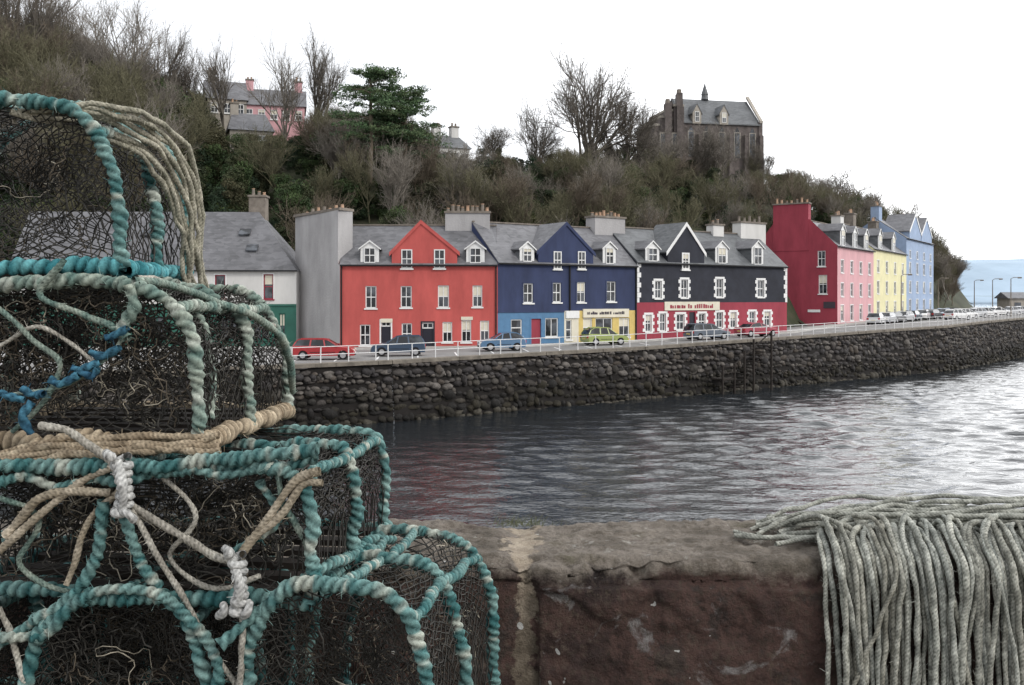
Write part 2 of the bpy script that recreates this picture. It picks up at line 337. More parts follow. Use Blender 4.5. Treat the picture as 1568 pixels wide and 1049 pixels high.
# ---------------------------------------------------------------- terrain
P_=[-600,0,200,300,400,500,600,700,750,900,1000,1180,1240,1330,1400,1450,1485,1520,2000]
CYp=[70,125,170,200,222,235,245,262,266,275,275,300,325,340,372,420,462,475,475]
Dbp=([-600,300,520,762,975,1205,1282,1338,1388,1430,1500,2000],[98,98,93,94,104,118,138,150,168,186,205,230])
Dcp=([-600,520,900,1205,1430,1600],[160,155,160,190,235,260])
def hill(X,Y):
    px=CX+FP*X/max(Y,1); cy=np.interp(px,P_,CYp); Dc=np.interp(px,*Dcp); Db=np.interp(px,*Dbp)
    zc=max(CAMZ+(HY-cy)/FP*Dc,g(X)+.0); s=(Y-Db)/(Dc-Db)
    if s<=0: return g(X)-.25
    s1=min(s,1); q=math.sin(s1*math.pi/2)**.9
    z=g(X)-.25+(zc-g(X)+.15)*q
    if s>1: z-= (s-1)*3
    amp=min(1,s*4)*min(1,max(0,(zc-g(X))/6))
    return z+amp*1.3*mnoise.noise((X*.09,Y*.09,0))
NX,NY=180,90
Xs=np.linspace(-150,110,NX); Ys=np.linspace(88,330,NY)
V=[(x,y,hill(x,y)) for y in Ys for x in Xs]
def okq(x,y): px=CX+FP*x/y; return y>np.interp(px,*Dbp)-6 and px<1500
Q=np.array([(j*NX+i,j*NX+i+1,(j+1)*NX+i+1,(j+1)*NX+i) for j in range(NY-1) for i in range(NX-1) if okq(Xs[i+1],Ys[j])])
m,nt,b=new_mat('hillside_scrub'); N=nt.nodes; no=N.new('ShaderNodeTexNoise'); no.inputs['Scale'].default_value=.35; no.inputs['Detail'].default_value=9; no.inputs['Roughness'].default_value=.75
tc=N.new('ShaderNodeTexCoord'); nt.links.new(tc.outputs['Object'],no.inputs['Vector']); cr=N.new('ShaderNodeValToRGB')
cr.color_ramp.elements[0].position=.38; cr.color_ramp.elements[0].color=(.020,.020,.011,1); cr.color_ramp.elements[1].position=.62; cr.color_ramp.elements[1].color=(.055,.050,.030,1)
el_=cr.color_ramp.elements.new(.5); el_.color=(.030,.038,.015,1)
nt.links.new(no.outputs['Fac'],cr.inputs[0]); nt.links.new(cr.outputs[0],b.inputs['Base Color']); b.inputs['Roughness'].default_value=.95
np_mesh("hillside_terrain",np.array(V),Q,m)
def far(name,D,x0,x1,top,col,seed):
    mb=MB(); n=90; mm=mat(name+'_mat',col,1,.12,.004)  # col is a pale blue with the distance haze painted in
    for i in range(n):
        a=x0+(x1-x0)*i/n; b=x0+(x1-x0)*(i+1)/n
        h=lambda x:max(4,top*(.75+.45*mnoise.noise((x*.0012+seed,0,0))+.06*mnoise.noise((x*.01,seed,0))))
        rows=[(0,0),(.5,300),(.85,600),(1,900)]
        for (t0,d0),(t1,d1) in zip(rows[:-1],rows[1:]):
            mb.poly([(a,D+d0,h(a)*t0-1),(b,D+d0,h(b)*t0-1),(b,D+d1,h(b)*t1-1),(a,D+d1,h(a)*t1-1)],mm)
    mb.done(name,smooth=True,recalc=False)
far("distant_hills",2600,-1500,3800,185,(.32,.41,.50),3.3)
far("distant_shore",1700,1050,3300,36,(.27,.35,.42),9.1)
# ---------------------------------------------------------------- buildings
class Fr:
    def __init__(s,x0,y0,x1,y1):
        s.O=np.array([x0,y0]); d=np.array([x1-x0,y1-y0]); s.L=np.linalg.norm(d); s.e=d/s.L; s.n=np.array([s.e[1],-s.e[0]])
    def pt(s,u,w,z): q=s.O+s.e*u+s.n*w; return (q[0],q[1],z)
    def u(s,px,w=0):
        t=(px-CX)/FP; O=s.O+s.n*w; return (t*O[1]-O[0])/(s.e[0]-t*s.e[1])
    def D(s,u,w=0): return (s.O+s.e*u+s.n*w)[1]
    def z(s,py,u,w=0): return CAMZ+(HY-py)/FP*s.D(u,w)
    def box(s,mb,u0,u1,w0,w1,z0,z1,m):
        mb.hexa([s.pt(u0,w1,z0),s.pt(u1,w1,z0),s.pt(u1,w0,z0),s.pt(u0,w0,z0),s.pt(u0,w1,z1),s.pt(u1,w1,z1),s.pt(u1,w0,z1),s.pt(u0,w0,z1)],m)
def wall(mb,F,u0,u1,z0,z1,holes,m,w=0,rev=.16):
    H=[(max(a,u0),min(b,u1),max(c,z0),min(d_,z1)) for a,b,c,d_ in holes if b>u0 and a<u1 and d_>z0 and c<z1]
    us=sorted({u0,u1,*[h[0] for h in H],*[h[1] for h in H]}); zs=sorted({z0,z1,*[h[2] for h in H],*[h[3] for h in H]})
    for a,b in zip(us[:-1],us[1:]):
        for c,d_ in zip(zs[:-1],zs[1:]):
            uc,zc=(a+b)/2,(c+d_)/2
            if any(h[0]<uc<h[1] and h[2]<zc<h[3] for h in H): continue
            mb.poly([F.pt(a,w,c),F.pt(b,w,c),F.pt(b,w,d_),F.pt(a,w,d_)],m)
    for a,b,c,d_ in H:
        mb.poly([F.pt(a,w,c),F.pt(a,w,d_),F.pt(a,w-rev,d_),F.pt(a,w-rev,c)],m); mb.poly([F.pt(b,w,c),F.pt(b,w-rev,c),F.pt(b,w-rev,d_),F.pt(b,w,d_)],m)
        mb.poly([F.pt(a,w,d_),F.pt(b,w,d_),F.pt(b,w-rev,d_),F.pt(a,w-rev,d_)],m); mb.poly([F.pt(a,w,c),F.pt(a,w-rev,c),F.pt(b,w-rev,c),F.pt(b,w,c)],m)
def sash(mb,F,u0,u1,z0,z1,w=-.12,fm='white_paint',bars=(1,1),t=.09,glass='glass',sill=True,sw=0):
    F.box(mb,u0,u1,w-.05,w-.02,z0,z1,glass)
    F.box(mb,u0,u0+t,w-.02,w+.04,z0,z1,fm); F.box(mb,u1-t,u1,w-.02,w+.04,z0,z1,fm)
    F.box(mb,u0+t,u1-t,w-.02,w+.04,z0,z0+t,fm); F.box(mb,u0+t,u1-t,w-.02,w+.04,z1-t,z1,fm)
    nu,nz=bars
    for i in range(nu): c=u0+(u1-u0)*(i+1)/(nu+1); F.box(mb,c-.03,c+.03,w-.02,w+.02,z0+t,z1-t,fm)
    for i in range(nz): c=z0+(z1-z0)*(i+1)/(nz+1); F.box(mb,u0+t,u1-t,w-.018,w+.03,c-.04,c+.04,fm)
    if random.random()<.45 and z1-z0>1: 
        hh=(z1-z0)*random.uniform(.2,.45); F.box(mb,u0+t,u1-t,w-.021,w-.016,z1-t-hh,z1-t,'paint_cream')
    if sill: F.box(mb,u0-.1,u1+.1,sw-.1,sw+.09,z0-.12,z0,fm)
def margin(mb,F,u0,u1,z0,z1,m,t=.13,w0=0,pr=.025):
    F.box(mb,u0-t,u0,w0-.02,w0+pr,z0,z1,m); F.box(mb,u1,u1+t,w0-.02,w0+pr,z0,z1,m); F.box(mb,u0-t,u1+t,w0-.02,w0+pr,z1,z1+t,m)
def quoin(mb,F,u0,u1,z0,z1,m):
    n=5; h=(z1-z0)/n
    for i in range(n):
        t=.36 if i%2==0 else .18
        F.box(mb,u0-t,u0,-.02,.03,z0+i*h,z0+(i+1)*h-.01,m); F.box(mb,u1,u1+t,-.02,.03,z0+i*h,z0+(i+1)*h-.01,m)
    F.box(mb,u0-.2,u1+.2,-.02,.035,z1,z1+.2,m)
def roofslab(mb,F,u0,u1,wE,zE,wR,zR,m,t=.14):
    mb.hexa([F.pt(u0,wE,zE-t),F.pt(u1,wE,zE-t),F.pt(u1,wR,zR-t),F.pt(u0,wR,zR-t),F.pt(u0,wE,zE),F.pt(u1,wE,zE),F.pt(u1,wR,zR),F.pt(u0,wR,zR)],m)
def chimney(mb,F,u0,u1,w0,w1,z0,z1,m,pots,potm='clay_pot'):
    F.box(mb,u0,u1,w0,w1,z0,z1-.18,m); F.box(mb,u0-.1,u1+.1,w0-.1,w1+.1,z1-.18,z1,'chimney_stone')
    for i in range(pots):
        c=F.pt(u0+(u1-u0)*(i+.5)/pots+random.uniform(-.05,.05),(w0+w1)/2,z1); hh=random.uniform(.25,.65)
        mb.cyl(c,.16,.12,hh,8,random.choice([potm,'chimney_stone'])); mb.cyl((c[0],c[1],c[2]+hh),.15,.15,.06,8,potm)
def dormer(mb,F,uc,zE,ztop,wd,roofm='slate',face='white_paint',w=-.15,back=-3.2,side='slate_dark'):
    zb=zE-.02; zs=ztop-wd*.42
    F.box(mb,uc-wd/2,uc+wd/2,back,w,zb,zs,side)
    u0,u1=uc-wd/2,uc+wd/2
    F.box(mb,u0-.02,u1+.02,w,w+.06,zb,zs,face)
    mb.poly([F.pt(u0-.02,w+.06,zs),F.pt(u1+.02,w+.06,zs),F.pt(uc,w+.06,ztop-.05)],face)
    sash(mb,F,u0+.28,u1-.28,zb+.15,zs+.05,w=w+.12,sill=False,t=.07,glass='glass')
    for s in (-1,1):
        ue=uc+s*(wd/2+.18); ze=zs-.12
        mb.hexa([F.pt(ue,w+.16,ze),F.pt(uc,w+.16,ztop-.03),F.pt(uc,back,ztop-.03),F.pt(ue,back,ze),F.pt(ue,w+.16,ze+.12),F.pt(uc,w+.16,ztop+.09),F.pt(uc,back,ztop+.09),F.pt(ue,back,ze+.12)],roofm)
        mb.hexa([F.pt(ue,w+.17,ze-.02),F.pt(uc,w+.17,ztop-.08),F.pt(uc,w+.2,ztop-.08),F.pt(ue,w+.2,ze-.02),F.pt(ue,w+.17,ze+.1),F.pt(uc,w+.17,ztop+.06),F.pt(uc,w+.2,ztop+.06),F.pt(ue,w+.2,ze+.1)],face)
def crossgable(mb,F,u0,u1,zE,ztop,wallm,roofm='slate',edge=None,back=-4.2,lean=0):
    zs=zE+ (ztop-zE)*.30; uc=(u0+u1)/2+lean
    mb.poly([F.pt(u0,.04,zE-.02),F.pt(u1,.04,zE-.02),F.pt(u1,.04,zs),F.pt(uc,.04,ztop),F.pt(u0,.04,zs)],wallm)
    for uu in (u0,u1): mb.poly([F.pt(uu,.04,zE-.02),F.pt(uu,-3,zE-.02),F.pt(uu,-3,zs),F.pt(uu,.04,zs)],wallm)
    for s,ub in ((-1,u0),(1,u1)):
        ue=ub+s*.22; ze=zs-.2*(ztop-zs)/(abs(uc-ub))
        mb.hexa([F.pt(ue,.10,ze),F.pt(uc,.10,ztop),F.pt(uc,back,ztop),F.pt(ue,back,ze),F.pt(ue,.10,ze+.13),F.pt(uc,.10,ztop+.13),F.pt(uc,back,ztop+.13),F.pt(ue,back,ze+.13)],roofm)
        em=edge or wallm; q=.26 if edge else .2
        mb.hexa([F.pt(ue,.10,ze-q),F.pt(uc,.10,ztop-q),F.pt(uc,.13,ztop-q),F.pt(ue,.13,ze-q),F.pt(ue,.10,ze+.14),F.pt(uc,.10,ztop+.14),F.pt(uc,.13,ztop+.14),F.pt(ue,.13,ze+.14)],em)
def shell(F,zE,zR,wallm,roofm,root,depth=8.4,ridge_w=-4.2):
    zb=min(g(F.O[0]),g(F.pt(F.L,0,0)[0]))-.4
    mb=MB()
    mb.poly([F.pt(0,-.2,zb),F.pt(0,-depth,zb),F.pt(0,-depth,zE),F.pt(0,ridge_w,zR-.1),F.pt(0,-.0,zE)],wallm)
    mb.poly([F.pt(F.L,-.2,zb),F.pt(F.L,-depth,zb),F.pt(F.L,-depth,zE),F.pt(F.L,ridge_w,zR-.1),F.pt(F.L,-.0,zE)],wallm)
    mb.poly([F.pt(0,-depth,zb),F.pt(F.L,-depth,zb),F.pt(F.L,-depth,zE),F.pt(0,-depth,zE)],wallm)
    F.box(mb,.01,F.L-.01,-.5,-.35,zb,zE-.1,'dark_door')
    mb.done("side_and_rear_walls",root,recalc=False)
    mb=MB(); roofslab(mb,F,.0,F.L-.02,.18,zE-.02,ridge_w,zR,roofm); roofslab(mb,F,.0,F.L-.02,-depth-.2,zE-.02,ridge_w-.01,zR,roofm)
    F.box(mb,0,F.L,ridge_w-.12,ridge_w+.12,zR-.02,zR+.1,'chimney_stone')
    F.box(mb,.02,F.L-.04,.19,.31,zE-.14,zE-.03,'rubber')
    mb.done("slate_roof",root); return zb
def downpipe(mb,F,u,z0,z1,m='rubber'): F.box(mb,u-.06,u+.06,.01,.12,z0,z1,m)
def rowwin(F,specs):
    out=[]
    for px,wpx,yt,yb in specs:
        u=F.u(px); D=F.D(u); hw=abs(F.u(px+wpx/2)-F.u(px-wpx/2))/2; out.append((u-hw,u+hw,F.z(yb,u),F.z(yt,u)))
    return out
# ---- red house
FR=Fr(-14.4,82,-1.2,82.5); root=empty("terraced_house"); zE,zR=11.02,14.6
zb=shell(FR,zE,zR,'render_red','slate',root)
first=rowwin(FR,[(568,17,438,472),(622,17,438,471),(679,17,437,471),(731,15,437,470)])
gw=rowwin(FR,[(559,16,497,529),(623,16,495,527),(685,15,493,524),(714,15,490,524),(742,14,491,522)])
doors=rowwin(FR,[(591,15,491,531),(655,17,494,531)])
doors=[(a,b,g(0)-.1,d_) for a,b,c,d_ in doors]
mb=MB(); wall(mb,FR,0,FR.L,zb,zE,first+gw+doors,'render_red')
mb.done("front_wall",root,recalc=False)
mb=MB()
for h in first+gw: sash(mb,FR,*h); 
for i,h in enumerate(doors):
    FR.box(mb,h[0],h[1],-.16,-.1,h[2],h[3]-.5,'dark_door'); sash(mb,FR,h[0],h[1],h[3]-.5,h[3],sill=False,bars=(1,0))
    margin(mb,FR,h[0],h[1],h[2],h[3],'dark_door' if i else 'white_paint',.12)
FR.box(mb,FR.u(583),FR.u(601),.0,.06,FR.z(494,1),FR.z(488,1),'paint_cream')
FR.box(mb,FR.u(706),FR.u(724),.0,.06,FR.z(490,9),FR.z(485,9),'paint_cream')
for px in (623,673):
    u=FR.u(px); sash(mb,FR,u-.46,u+.46,FR.z(411,u),FR.z(382,u),w=.07,sw=.06)
mb.done("windows_and_doors",root)
mb=MB(); crossgable(mb,FR,FR.u(600),FR.u(700),zE,14.62,'render_red',lean=-.3); mb.done("front_gable",root)
for px in (566,728):
    mb=MB(); dormer(mb,FR,FR.u(px),zE,13.0,1.5); mb.done("dormer",root)
mb=MB()
downpipe(mb,FR,.12,zb,zE); downpipe(mb,FR,FR.L-.15,zb,zE); mb.done("downpipes",root)
mb=MB(); chimney(mb,FR,FR.u(682,-4.2),FR.u(750,-4.2),-4.8,-3.6,zE+1.5,FR.z(324,8,-4.2),'render_grey',9); 
mb.done("chimney_stack",root)
mb=MB(); fx,fy=-14.4,82.0; bx_,by_=-19.6,88.6
zt1=CAMZ+(HY-322)/FP*82.5; zt2=CAMZ+(HY-332)/FP*88
ex,ey=(bx_-fx),(by_-fy)
mb.hexa([(bx_,by_,3),(fx,fy,3),(fx+1.0,fy+1.4,3),(bx_+.8,by_+1,3),(bx_,by_,zE),(fx,fy,zE),(fx+1.0,fy+1.4,zE),(bx_+.8,by_+1,zE)],'render_grey')
p0=(fx+ex*.04,fy+ey*.04); mb.hexa([(bx_,by_,zE),(p0[0],p0[1],zE),(p0[0]+1.0,p0[1]+1.4,zE),(bx_+.8,by_+1,zE),(bx_,by_,zt2),(p0[0],p0[1],zt1),(p0[0]+1.0,p0[1]+1.4,zt1),(bx_+.8,by_+1,zt2)],'render_grey')
q=.15; mb.hexa([(bx_-q,by_-q,zt2),(p0[0]+q,p0[1]-q,zt1),(p0[0]+1.1,p0[1]+1.5,zt1),(bx_+.9,by_+1.1,zt2),(bx_-q,by_-q,zt2+.22),(p0[0]+q,p0[1]-q,zt1+.22),(p0[0]+1.1,p0[1]+1.5,zt1+.22),(bx_+.9,by_+1.1,zt2+.22)],'chimney_stone')
for i in range(7):
    t=.1+.13*i; mb.cyl((fx+ex*t+.5,fy+ey*t+.6,zt1+.2-(zt1-zt2)*t),.16,.12,random.uniform(.25,.5),8,random.choice(['clay_pot','chimney_stone']))
mb.done("gable_end_wall",root)
# ---- blue house
FB=Fr(-1.2,82.5,11.6,91); root=empty("terraced_house"); zE,zR=11.2,14.9
zb=shell(FB,zE,zR,'render_navy','slate',root)
first=rowwin(FB,[(809,15,434,464),(853,13,433,463),(890,13,432,463),(936,14,431,462)])
zs=FB.z(476,FB.u(860))
gb=rowwin(FB,[(791,17,489,515),(845,20,487,516),(871,9,490,520),(900,14,487,516),(925,26,487,516),(956,16,487,516)])
doors=rowwin(FB,[(821,15,488,530)]); doors=[(a,b,g(5)-.1,d_) for a,b,c,d_ in doors]
mb=MB(); wall(mb,FB,0,FB.L,zs,zE,first,'render_navy')
uA,uB=FB.u(864),FB.u(886)
wall(mb,FB,0,uA,zb,zs,gb+doors,'paint_blue'); wall(mb,FB,uA,uB,zb,zs,gb,'paint_cream'); wall(mb,FB,uB,FB.L,zb,zs,gb,'paint_yellow')
FB.box(mb,0,uA,-.0,.06,zs-.12,zs+.02,'render_navy')
FB.box(mb,FB.u(892),FB.u(962),0,.12,FB.z(486,11),FB.z(473,11),'paint_cream')
FB.box(mb,FB.u(866),FB.u(886),0,.12,FB.z(487,9),FB.z(476,9),'white_paint')
for i in range(22):
    u=FB.u(898)+i*(FB.u(956)-FB.u(898))/22; zz=FB.z(481.5,11)
    if i in (6,14): continue
    FB.box(mb,u,u+random.uniform(.08,.2),.12,.13,zz,zz+random.uniform(.15,.3),'sign_text')
mb.done("front_wall",root,recalc=False)
mb=MB()
for h in first: sash(mb,FB,*h); margin(mb,FB,*h,'render_navy')
for h in gb: sash(mb,FB,*h,bars=(0,1) if h[1]-h[0]<1.2 else (1,0))
for h in doors: FB.box(mb,h[0],h[1],-.16,-.1,h[2],h[3],'render_crimson'); margin(mb,FB,*h,'paint_blue')
for px in (853,890):
    u=FB.u(px); sash(mb,FB,u-.42,u+.42,FB.z(412,u),FB.z(385,u),w=.07,sw=.06)
mb.done("windows_and_doors",root)
mb=MB(); crossgable(mb,FB,FB.u(824),FB.u(908),zE,FB.z(341,6),'render_navy'); mb.done("front_gable",root)
for px in (808,934):
    mb=MB(); dormer(mb,FB,FB.u(px),zE,FB.z(370,FB.u(px)),1.45); mb.done("dormer",root)
mb=MB(); chimney(mb,FB,FB.u(903,-4.2),FB.u(949,-4.2),-4.8,-3.4,zE+1.5,FB.z(329,11,-4.2),'render_grey',8)
downpipe(mb,FB,FB.L-.15,zb,zE); downpipe(mb,FB,FB.u(872),zs,zE); mb.done("chimney_stack",root)
# ---- black house
FK=Fr(11.6,91,28.9,103); root=empty("terraced_house"); zE,zR=11.55,15.1
zb=shell(FK,zE,zR,'render_black','slate_dark',root)
first=rowwin(FK,[(1008,10,430,457),(1048,10,428,456),(1102,10,427,455),(1165,10,429,455)])
zs=FK.z(463,FK.u(1090))
gb=rowwin(FK,[(993,9,482,508),(1015,9,480,507),(1042,12,481,505),(1075,10,480,504),(1102,10,478,502),(1123,9,478,502),(1152,9,477,500),(1175,9,477,499)])
doors=rowwin(FK,[(1060,9,478,515)]); doors=[(a,b,g(19)-.1,d_) for a,b,c,d_ in doors]
mb=MB(); wall(mb,FK,0,FK.L,zs,zE,first,'render_black'); wall(mb,FK,0,FK.L,zb,zs,gb+doors,'render_crimson')
FK.box(mb,FK.u(1017),FK.u(1101),0,.1,FK.z(475,8),FK.z(462,8),'paint_cream')
for i in range(20):
    if i in (7,10): continue
    u=FK.u(1025)+i*(FK.u(1092)-FK.u(1025))/20; zz=FK.z(472,8); FK.box(mb,u,u+random.uniform(.14,.28),.10,.112,zz,zz+random.uniform(.25,.42),'render_crimson')
mb.done("front_wall",root,recalc=False)
mb=MB()
for h in first+gb: sash(mb,FK,*h); quoin(mb,FK,*h,'white_paint')
for h in doors: FK.box(mb,h[0],h[1],-.16,-.1,h[2],h[3],'dark_door')
for k in range(8):
    hh=(zE-zs)/8; t=.5 if k%2 else .28
    FK.box(mb,FK.L-t,FK.L+.02,0,.035,zs+k*hh,zs+(k+1)*hh-.02,'white_paint'); FK.box(mb,.02,t,0,.035,zs+k*hh,zs+(k+1)*hh-.02,'white_paint')
u=FK.u(1049); sash(mb,FK,u-.5,u+.5,FK.z(413,u),FK.z(387,u),w=.07,sw=.06,t=.16)
mb.done("windows_and_doors",root)
mb=MB(); crossgable(mb,FK,FK.u(1022),FK.u(1078),zE,FK.z(342,6),'render_black','slate_dark',edge='white_paint'); mb.done("front_gable",root)
for px in (1000,1106,1161):
    mb=MB(); dormer(mb,FK,FK.u(px),zE,FK.z(369,FK.u(px)),1.7); mb.done("dormer",root)
mb=MB(); chimney(mb,FK,FK.u(1087,-4.2),FK.u(1103,-4.2),-4.7,-3.7,zE+1.5,FK.z(340,10,-4.2),'render_white',2); chimney(mb,FK,FK.u(1128,-4.2),FK.u(1166,-4.2),-4.8,-3.6,zE+1.5,FK.z(337,15,-4.2),'render_white',5,'chimney_stone'); mb.done("chimney_stack",root)
# ---- right-hand terrace
def row_house(F,zE,zR,wm,wins,depth=9.5,dorm=(),rw=None,chim=()):
    root=empty("terraced_house"); zb=shell(F,zE,zR,wm,'slate',root,depth=depth,ridge_w=rw or -depth/2)
    hs=[]
    for (n,zc,h,wd) in wins:
        for i in range(n): u=F.L*(i+.5)/n; hs.append((u-wd/2,u+wd/2,zc,zc+h))
    mb=MB(); wall(mb,F,0,F.L,zb,zE,hs,wm); mb.done("front_wall",root,recalc=False)
    mb=MB(); 
    for h in hs: sash(mb,F,*h); margin(mb,F,*h,'white_paint',.1)
    mb.done("windows_and_doors",root)
    for (f,zt,wd) in dorm: 
        mb=MB(); dormer(mb,F,F.L*f,zE,zt,wd); mb.done("dormer",root)
    for (f,wd,zt,m,p) in chim:
        mb=MB(); chimney(mb,F,F.L*f-wd/2,F.L*f+wd/2,-depth/2-.7,-depth/2+.6,zE+1,zt,m,p); mb.done("chimney_stack",root)
    return root
FP_=Fr(40.5,122,50.2,136); zg0=4.9; zEp=CAMZ+(HY-377)/FP*123
r=row_house(FP_,zEp,zEp+3.6,'render_pink',[(4,zg0+.5,2.0,1.3),(4,zg0+3.6,1.7,1.15),(4,zg0+6.6,1.6,1.15)],dorm=[(.16,zEp+2.9,2.0),(.48,zEp+2.9,2.0),(.8,zEp+2.9,2.0)],chim=[(.97,1.6,zEp+5.2,'render_white',4)])
FG=Fr(31.6,127.5,40.5,121.9); mb=MB(); zb=4
apex=CAMZ+(HY-336)/FP*124
hw=rowwin(FG,[(1258,12,384,408),(1260,13,421,450)])
wall(mb,FG,0,FG.L,zb,zEp,hw,'render_crimson')
mb.poly([FG.pt(0,0,zEp),FG.pt(FG.L,0,zEp),FG.pt(FG.u(1240),0,apex),FG.pt(FG.u(1188),0,apex),],'render_crimson')
mb.poly([FG.pt(0,0,zb),FG.pt(0,0,zEp),FG.pt(0,-8,zEp),FG.pt(0,-8,zb)],'render_crimson')
mb.done("crimson_gable_wall",r,recalc=False)
mb=MB()
for h in hw: sash(mb,FG,*h); 
chimney(mb,FG,FG.u(1184),FG.u(1238),-1.1,.05,zEp-.5,FG.z(311,FG.u(1210)),'render_crimson',7)
FG.box(mb,FG.u(1261),FG.u(1279),0,.05,FG.z(472,8),FG.z(462,8),'sign_text'); FG.box(mb,FG.u(1237),FG.u(1256),0,.05,FG.z(478,6),FG.z(474,6),'white_paint')
mb.done("gable_chimney_and_windows",r)
FY=Fr(50.2,136,62,154); zg0=5.25; zEy=CAMZ+(HY-383)/FP*140
row_house(FY,zEy,zEy+3.8,'render_yellow',[(4,zg0+.5,2.1,1.5),(4,zg0+3.7,1.8,1.3),(4,zg0+6.7,1.7,1.3)],dorm=[(.2,zEy+3,2.2),(.6,zEy+3,2.2)],chim=[(.3,1.6,zEy+5.6,'chimney_stone',4),(.96,1.8,zEy+5.4,'chimney_stone',4)])
FL=Fr(62,154,74,172); zg0=5.45; zEl=CAMZ+(HY-368)/FP*160
r=row_house(FL,zEl,zEl+3.4,'render_lightblue',[(4,zg0+.5,2.2,1.5),(4,zg0+3.8,1.8,1.3),(4,zg0+6.8,1.8,1.3),(4,zg0+9.3,1.2,1.0)],chim=[(.05,2.0,zEl+5.4,'render_lightblue',4),(.95,1.8,zEl+5,'render_lightblue',3)])
mb=MB(); crossgable(mb,FL,FL.L*.1,FL.L*.5,zEl,zEl+4.2,'render_lightblue','slate',edge='white_paint'); crossgable(mb,FL,FL.L*.52,FL.L*.92,zEl,zEl+4.2,'render_lightblue','slate',edge='white_paint'); mb.done("front_gable",r)
# ---- white / green shop at left
FW=Fr(-44,85.5,-19.0,86.3); root=empty("shop_building"); zE=CAMZ+(HY-413)/FP*86; zR=CAMZ+(HY-325)/FP*90.5
zb=3; first=rowwin(FW,[(337,16,421,457),(411,15,420,458),(250,16,421,457),(180,16,421,457),(100,16,421,457)]); zs=FW.z(466,20)
gb=rowwin(FW,[(432,10,480,530),(400,26,485,520),(350,26,485,520),(300,26,485,520),(240,26,485,520)])
mb=MB(); wall(mb,FW,0,FW.L,zs,zE,first,'render_white'); wall(mb,FW,0,FW.L,zb,zs,gb,'render_green'); FW.box(mb,0,FW.L,0,.1,zs-.15,zs+.02,'render_green'); mb.done("front_wall",root,recalc=False)
mb=MB()
for h in first: sash(mb,FW,*h,fm='render_crimson',bars=(0,1)); margin(mb,FW,*h,'white_paint',.1)
for h in gb: sash(mb,FW,*h,fm='render_green',bars=(1,0))
mb.done("windows_and_doors",root)
mb=MB(); rr=FW.u(398,-4.5)
mb.hexa([FW.pt(0,.25,zE-.1),FW.pt(FW.L+.1,.25,zE-.1),FW.pt(FW.L+.1,-9,zE-.1),FW.pt(0,-9,zE-.1),FW.pt(0,-4.2,zR),FW.pt(rr,-4.2,zR),FW.pt(rr,-4.6,zR),FW.pt(0,-4.6,zR)],'slate')
FW.box(mb,0,FW.L+.1,.26,.36,zE-.16,zE-.04,'rubber')
mb.done("slate_roof",root)
mb=MB()
for px,py in ((375,358),(386,382),(300,382),(225,360)):
    t=(413-py)/88.; wv=.25-4.4*t; u=FW.u(px,wv); z=zE+(zR-zE)*t
    mb.hexa([FW.pt(u-.5,wv+.3,z-.25),FW.pt(u+.5,wv+.3,z-.25),FW.pt(u+.5,wv-.35,z+.35),FW.pt(u-.5,wv-.35,z+.35),FW.pt(u-.5,wv+.33,z-.12),FW.pt(u+.5,wv+.33,z-.12),FW.pt(u+.5,wv-.32,z+.42),FW.pt(u-.5,wv-.32,z+.42)],'glass')
mb.done("skylights",root)
mb=MB(); chimney(mb,FW,FW.u(384,-5),FW.u(409,-5),-5.6,-4.2,zE+1,FW.z(300,22,-5),'chimney_stone',3); mb.done("chimney_stack",root)
mb=MB(); mb.poly([FW.pt(FW.L,0,zb),FW.pt(FW.L,-9,zb),FW.pt(FW.L,-9,zE),FW.pt(FW.L,0,zE)],'render_white'); mb.done("side_wall",root,recalc=False)
# ---- hill houses
def hill_house(px0,px1,D,pyE,pyR,pyB,wm,rm='slate',nw=3,ch=1,hip=0.0):
    root=empty("hillside_house"); F=Fr(X_at(px0,D),D,X_at(px1,D),D+2); zE=Z_at(pyE,D); zR=Z_at(pyR,D+3); zb=Z_at(pyB,D)-3
    mb=MB(); F.box(mb,0,F.L,-7,0,zb,zE,wm)
    h=F.L*hip
    mb.hexa([F.pt(-.3,.3,zE),F.pt(F.L+.3,.3,zE),F.pt(F.L+.3,-7.3,zE),F.pt(-.3,-7.3,zE),F.pt(h-.3,-3.4,zR),F.pt(F.L+.3-h,-3.4,zR),F.pt(F.L+.3-h,-3.6,zR),F.pt(h-.3,-3.6,zR)],rm)
    for i in range(nw):
        u=F.L*(i+.5)/nw; sash(mb,F,u-.5,u+.5,zE-2.0,zE-.6,w=.05,sw=.05)
    if ch: chimney(mb,F,.3,1.4,-4,-3,zE,zR+1.4,wm,2); 
    if ch>1: chimney(mb,F,F.L-1.4,F.L-.3,-4,-3,zE,zR+1.4,wm,2)
    mb.done("walls_roof_and_windows",root); return root
hill_house(372,462,142,160,135,200,'render_pink',nw=5,ch=2,hip=.0); hill_house(318,372,140,150,122,200,'trim_stone','slate',3,1)
hill_house(352,412,132,198,172,222,'trim_stone','slate',2,1,.15); hill_house(674,718,134,225,206,242,'render_white','slate_dark',3,2,.1)
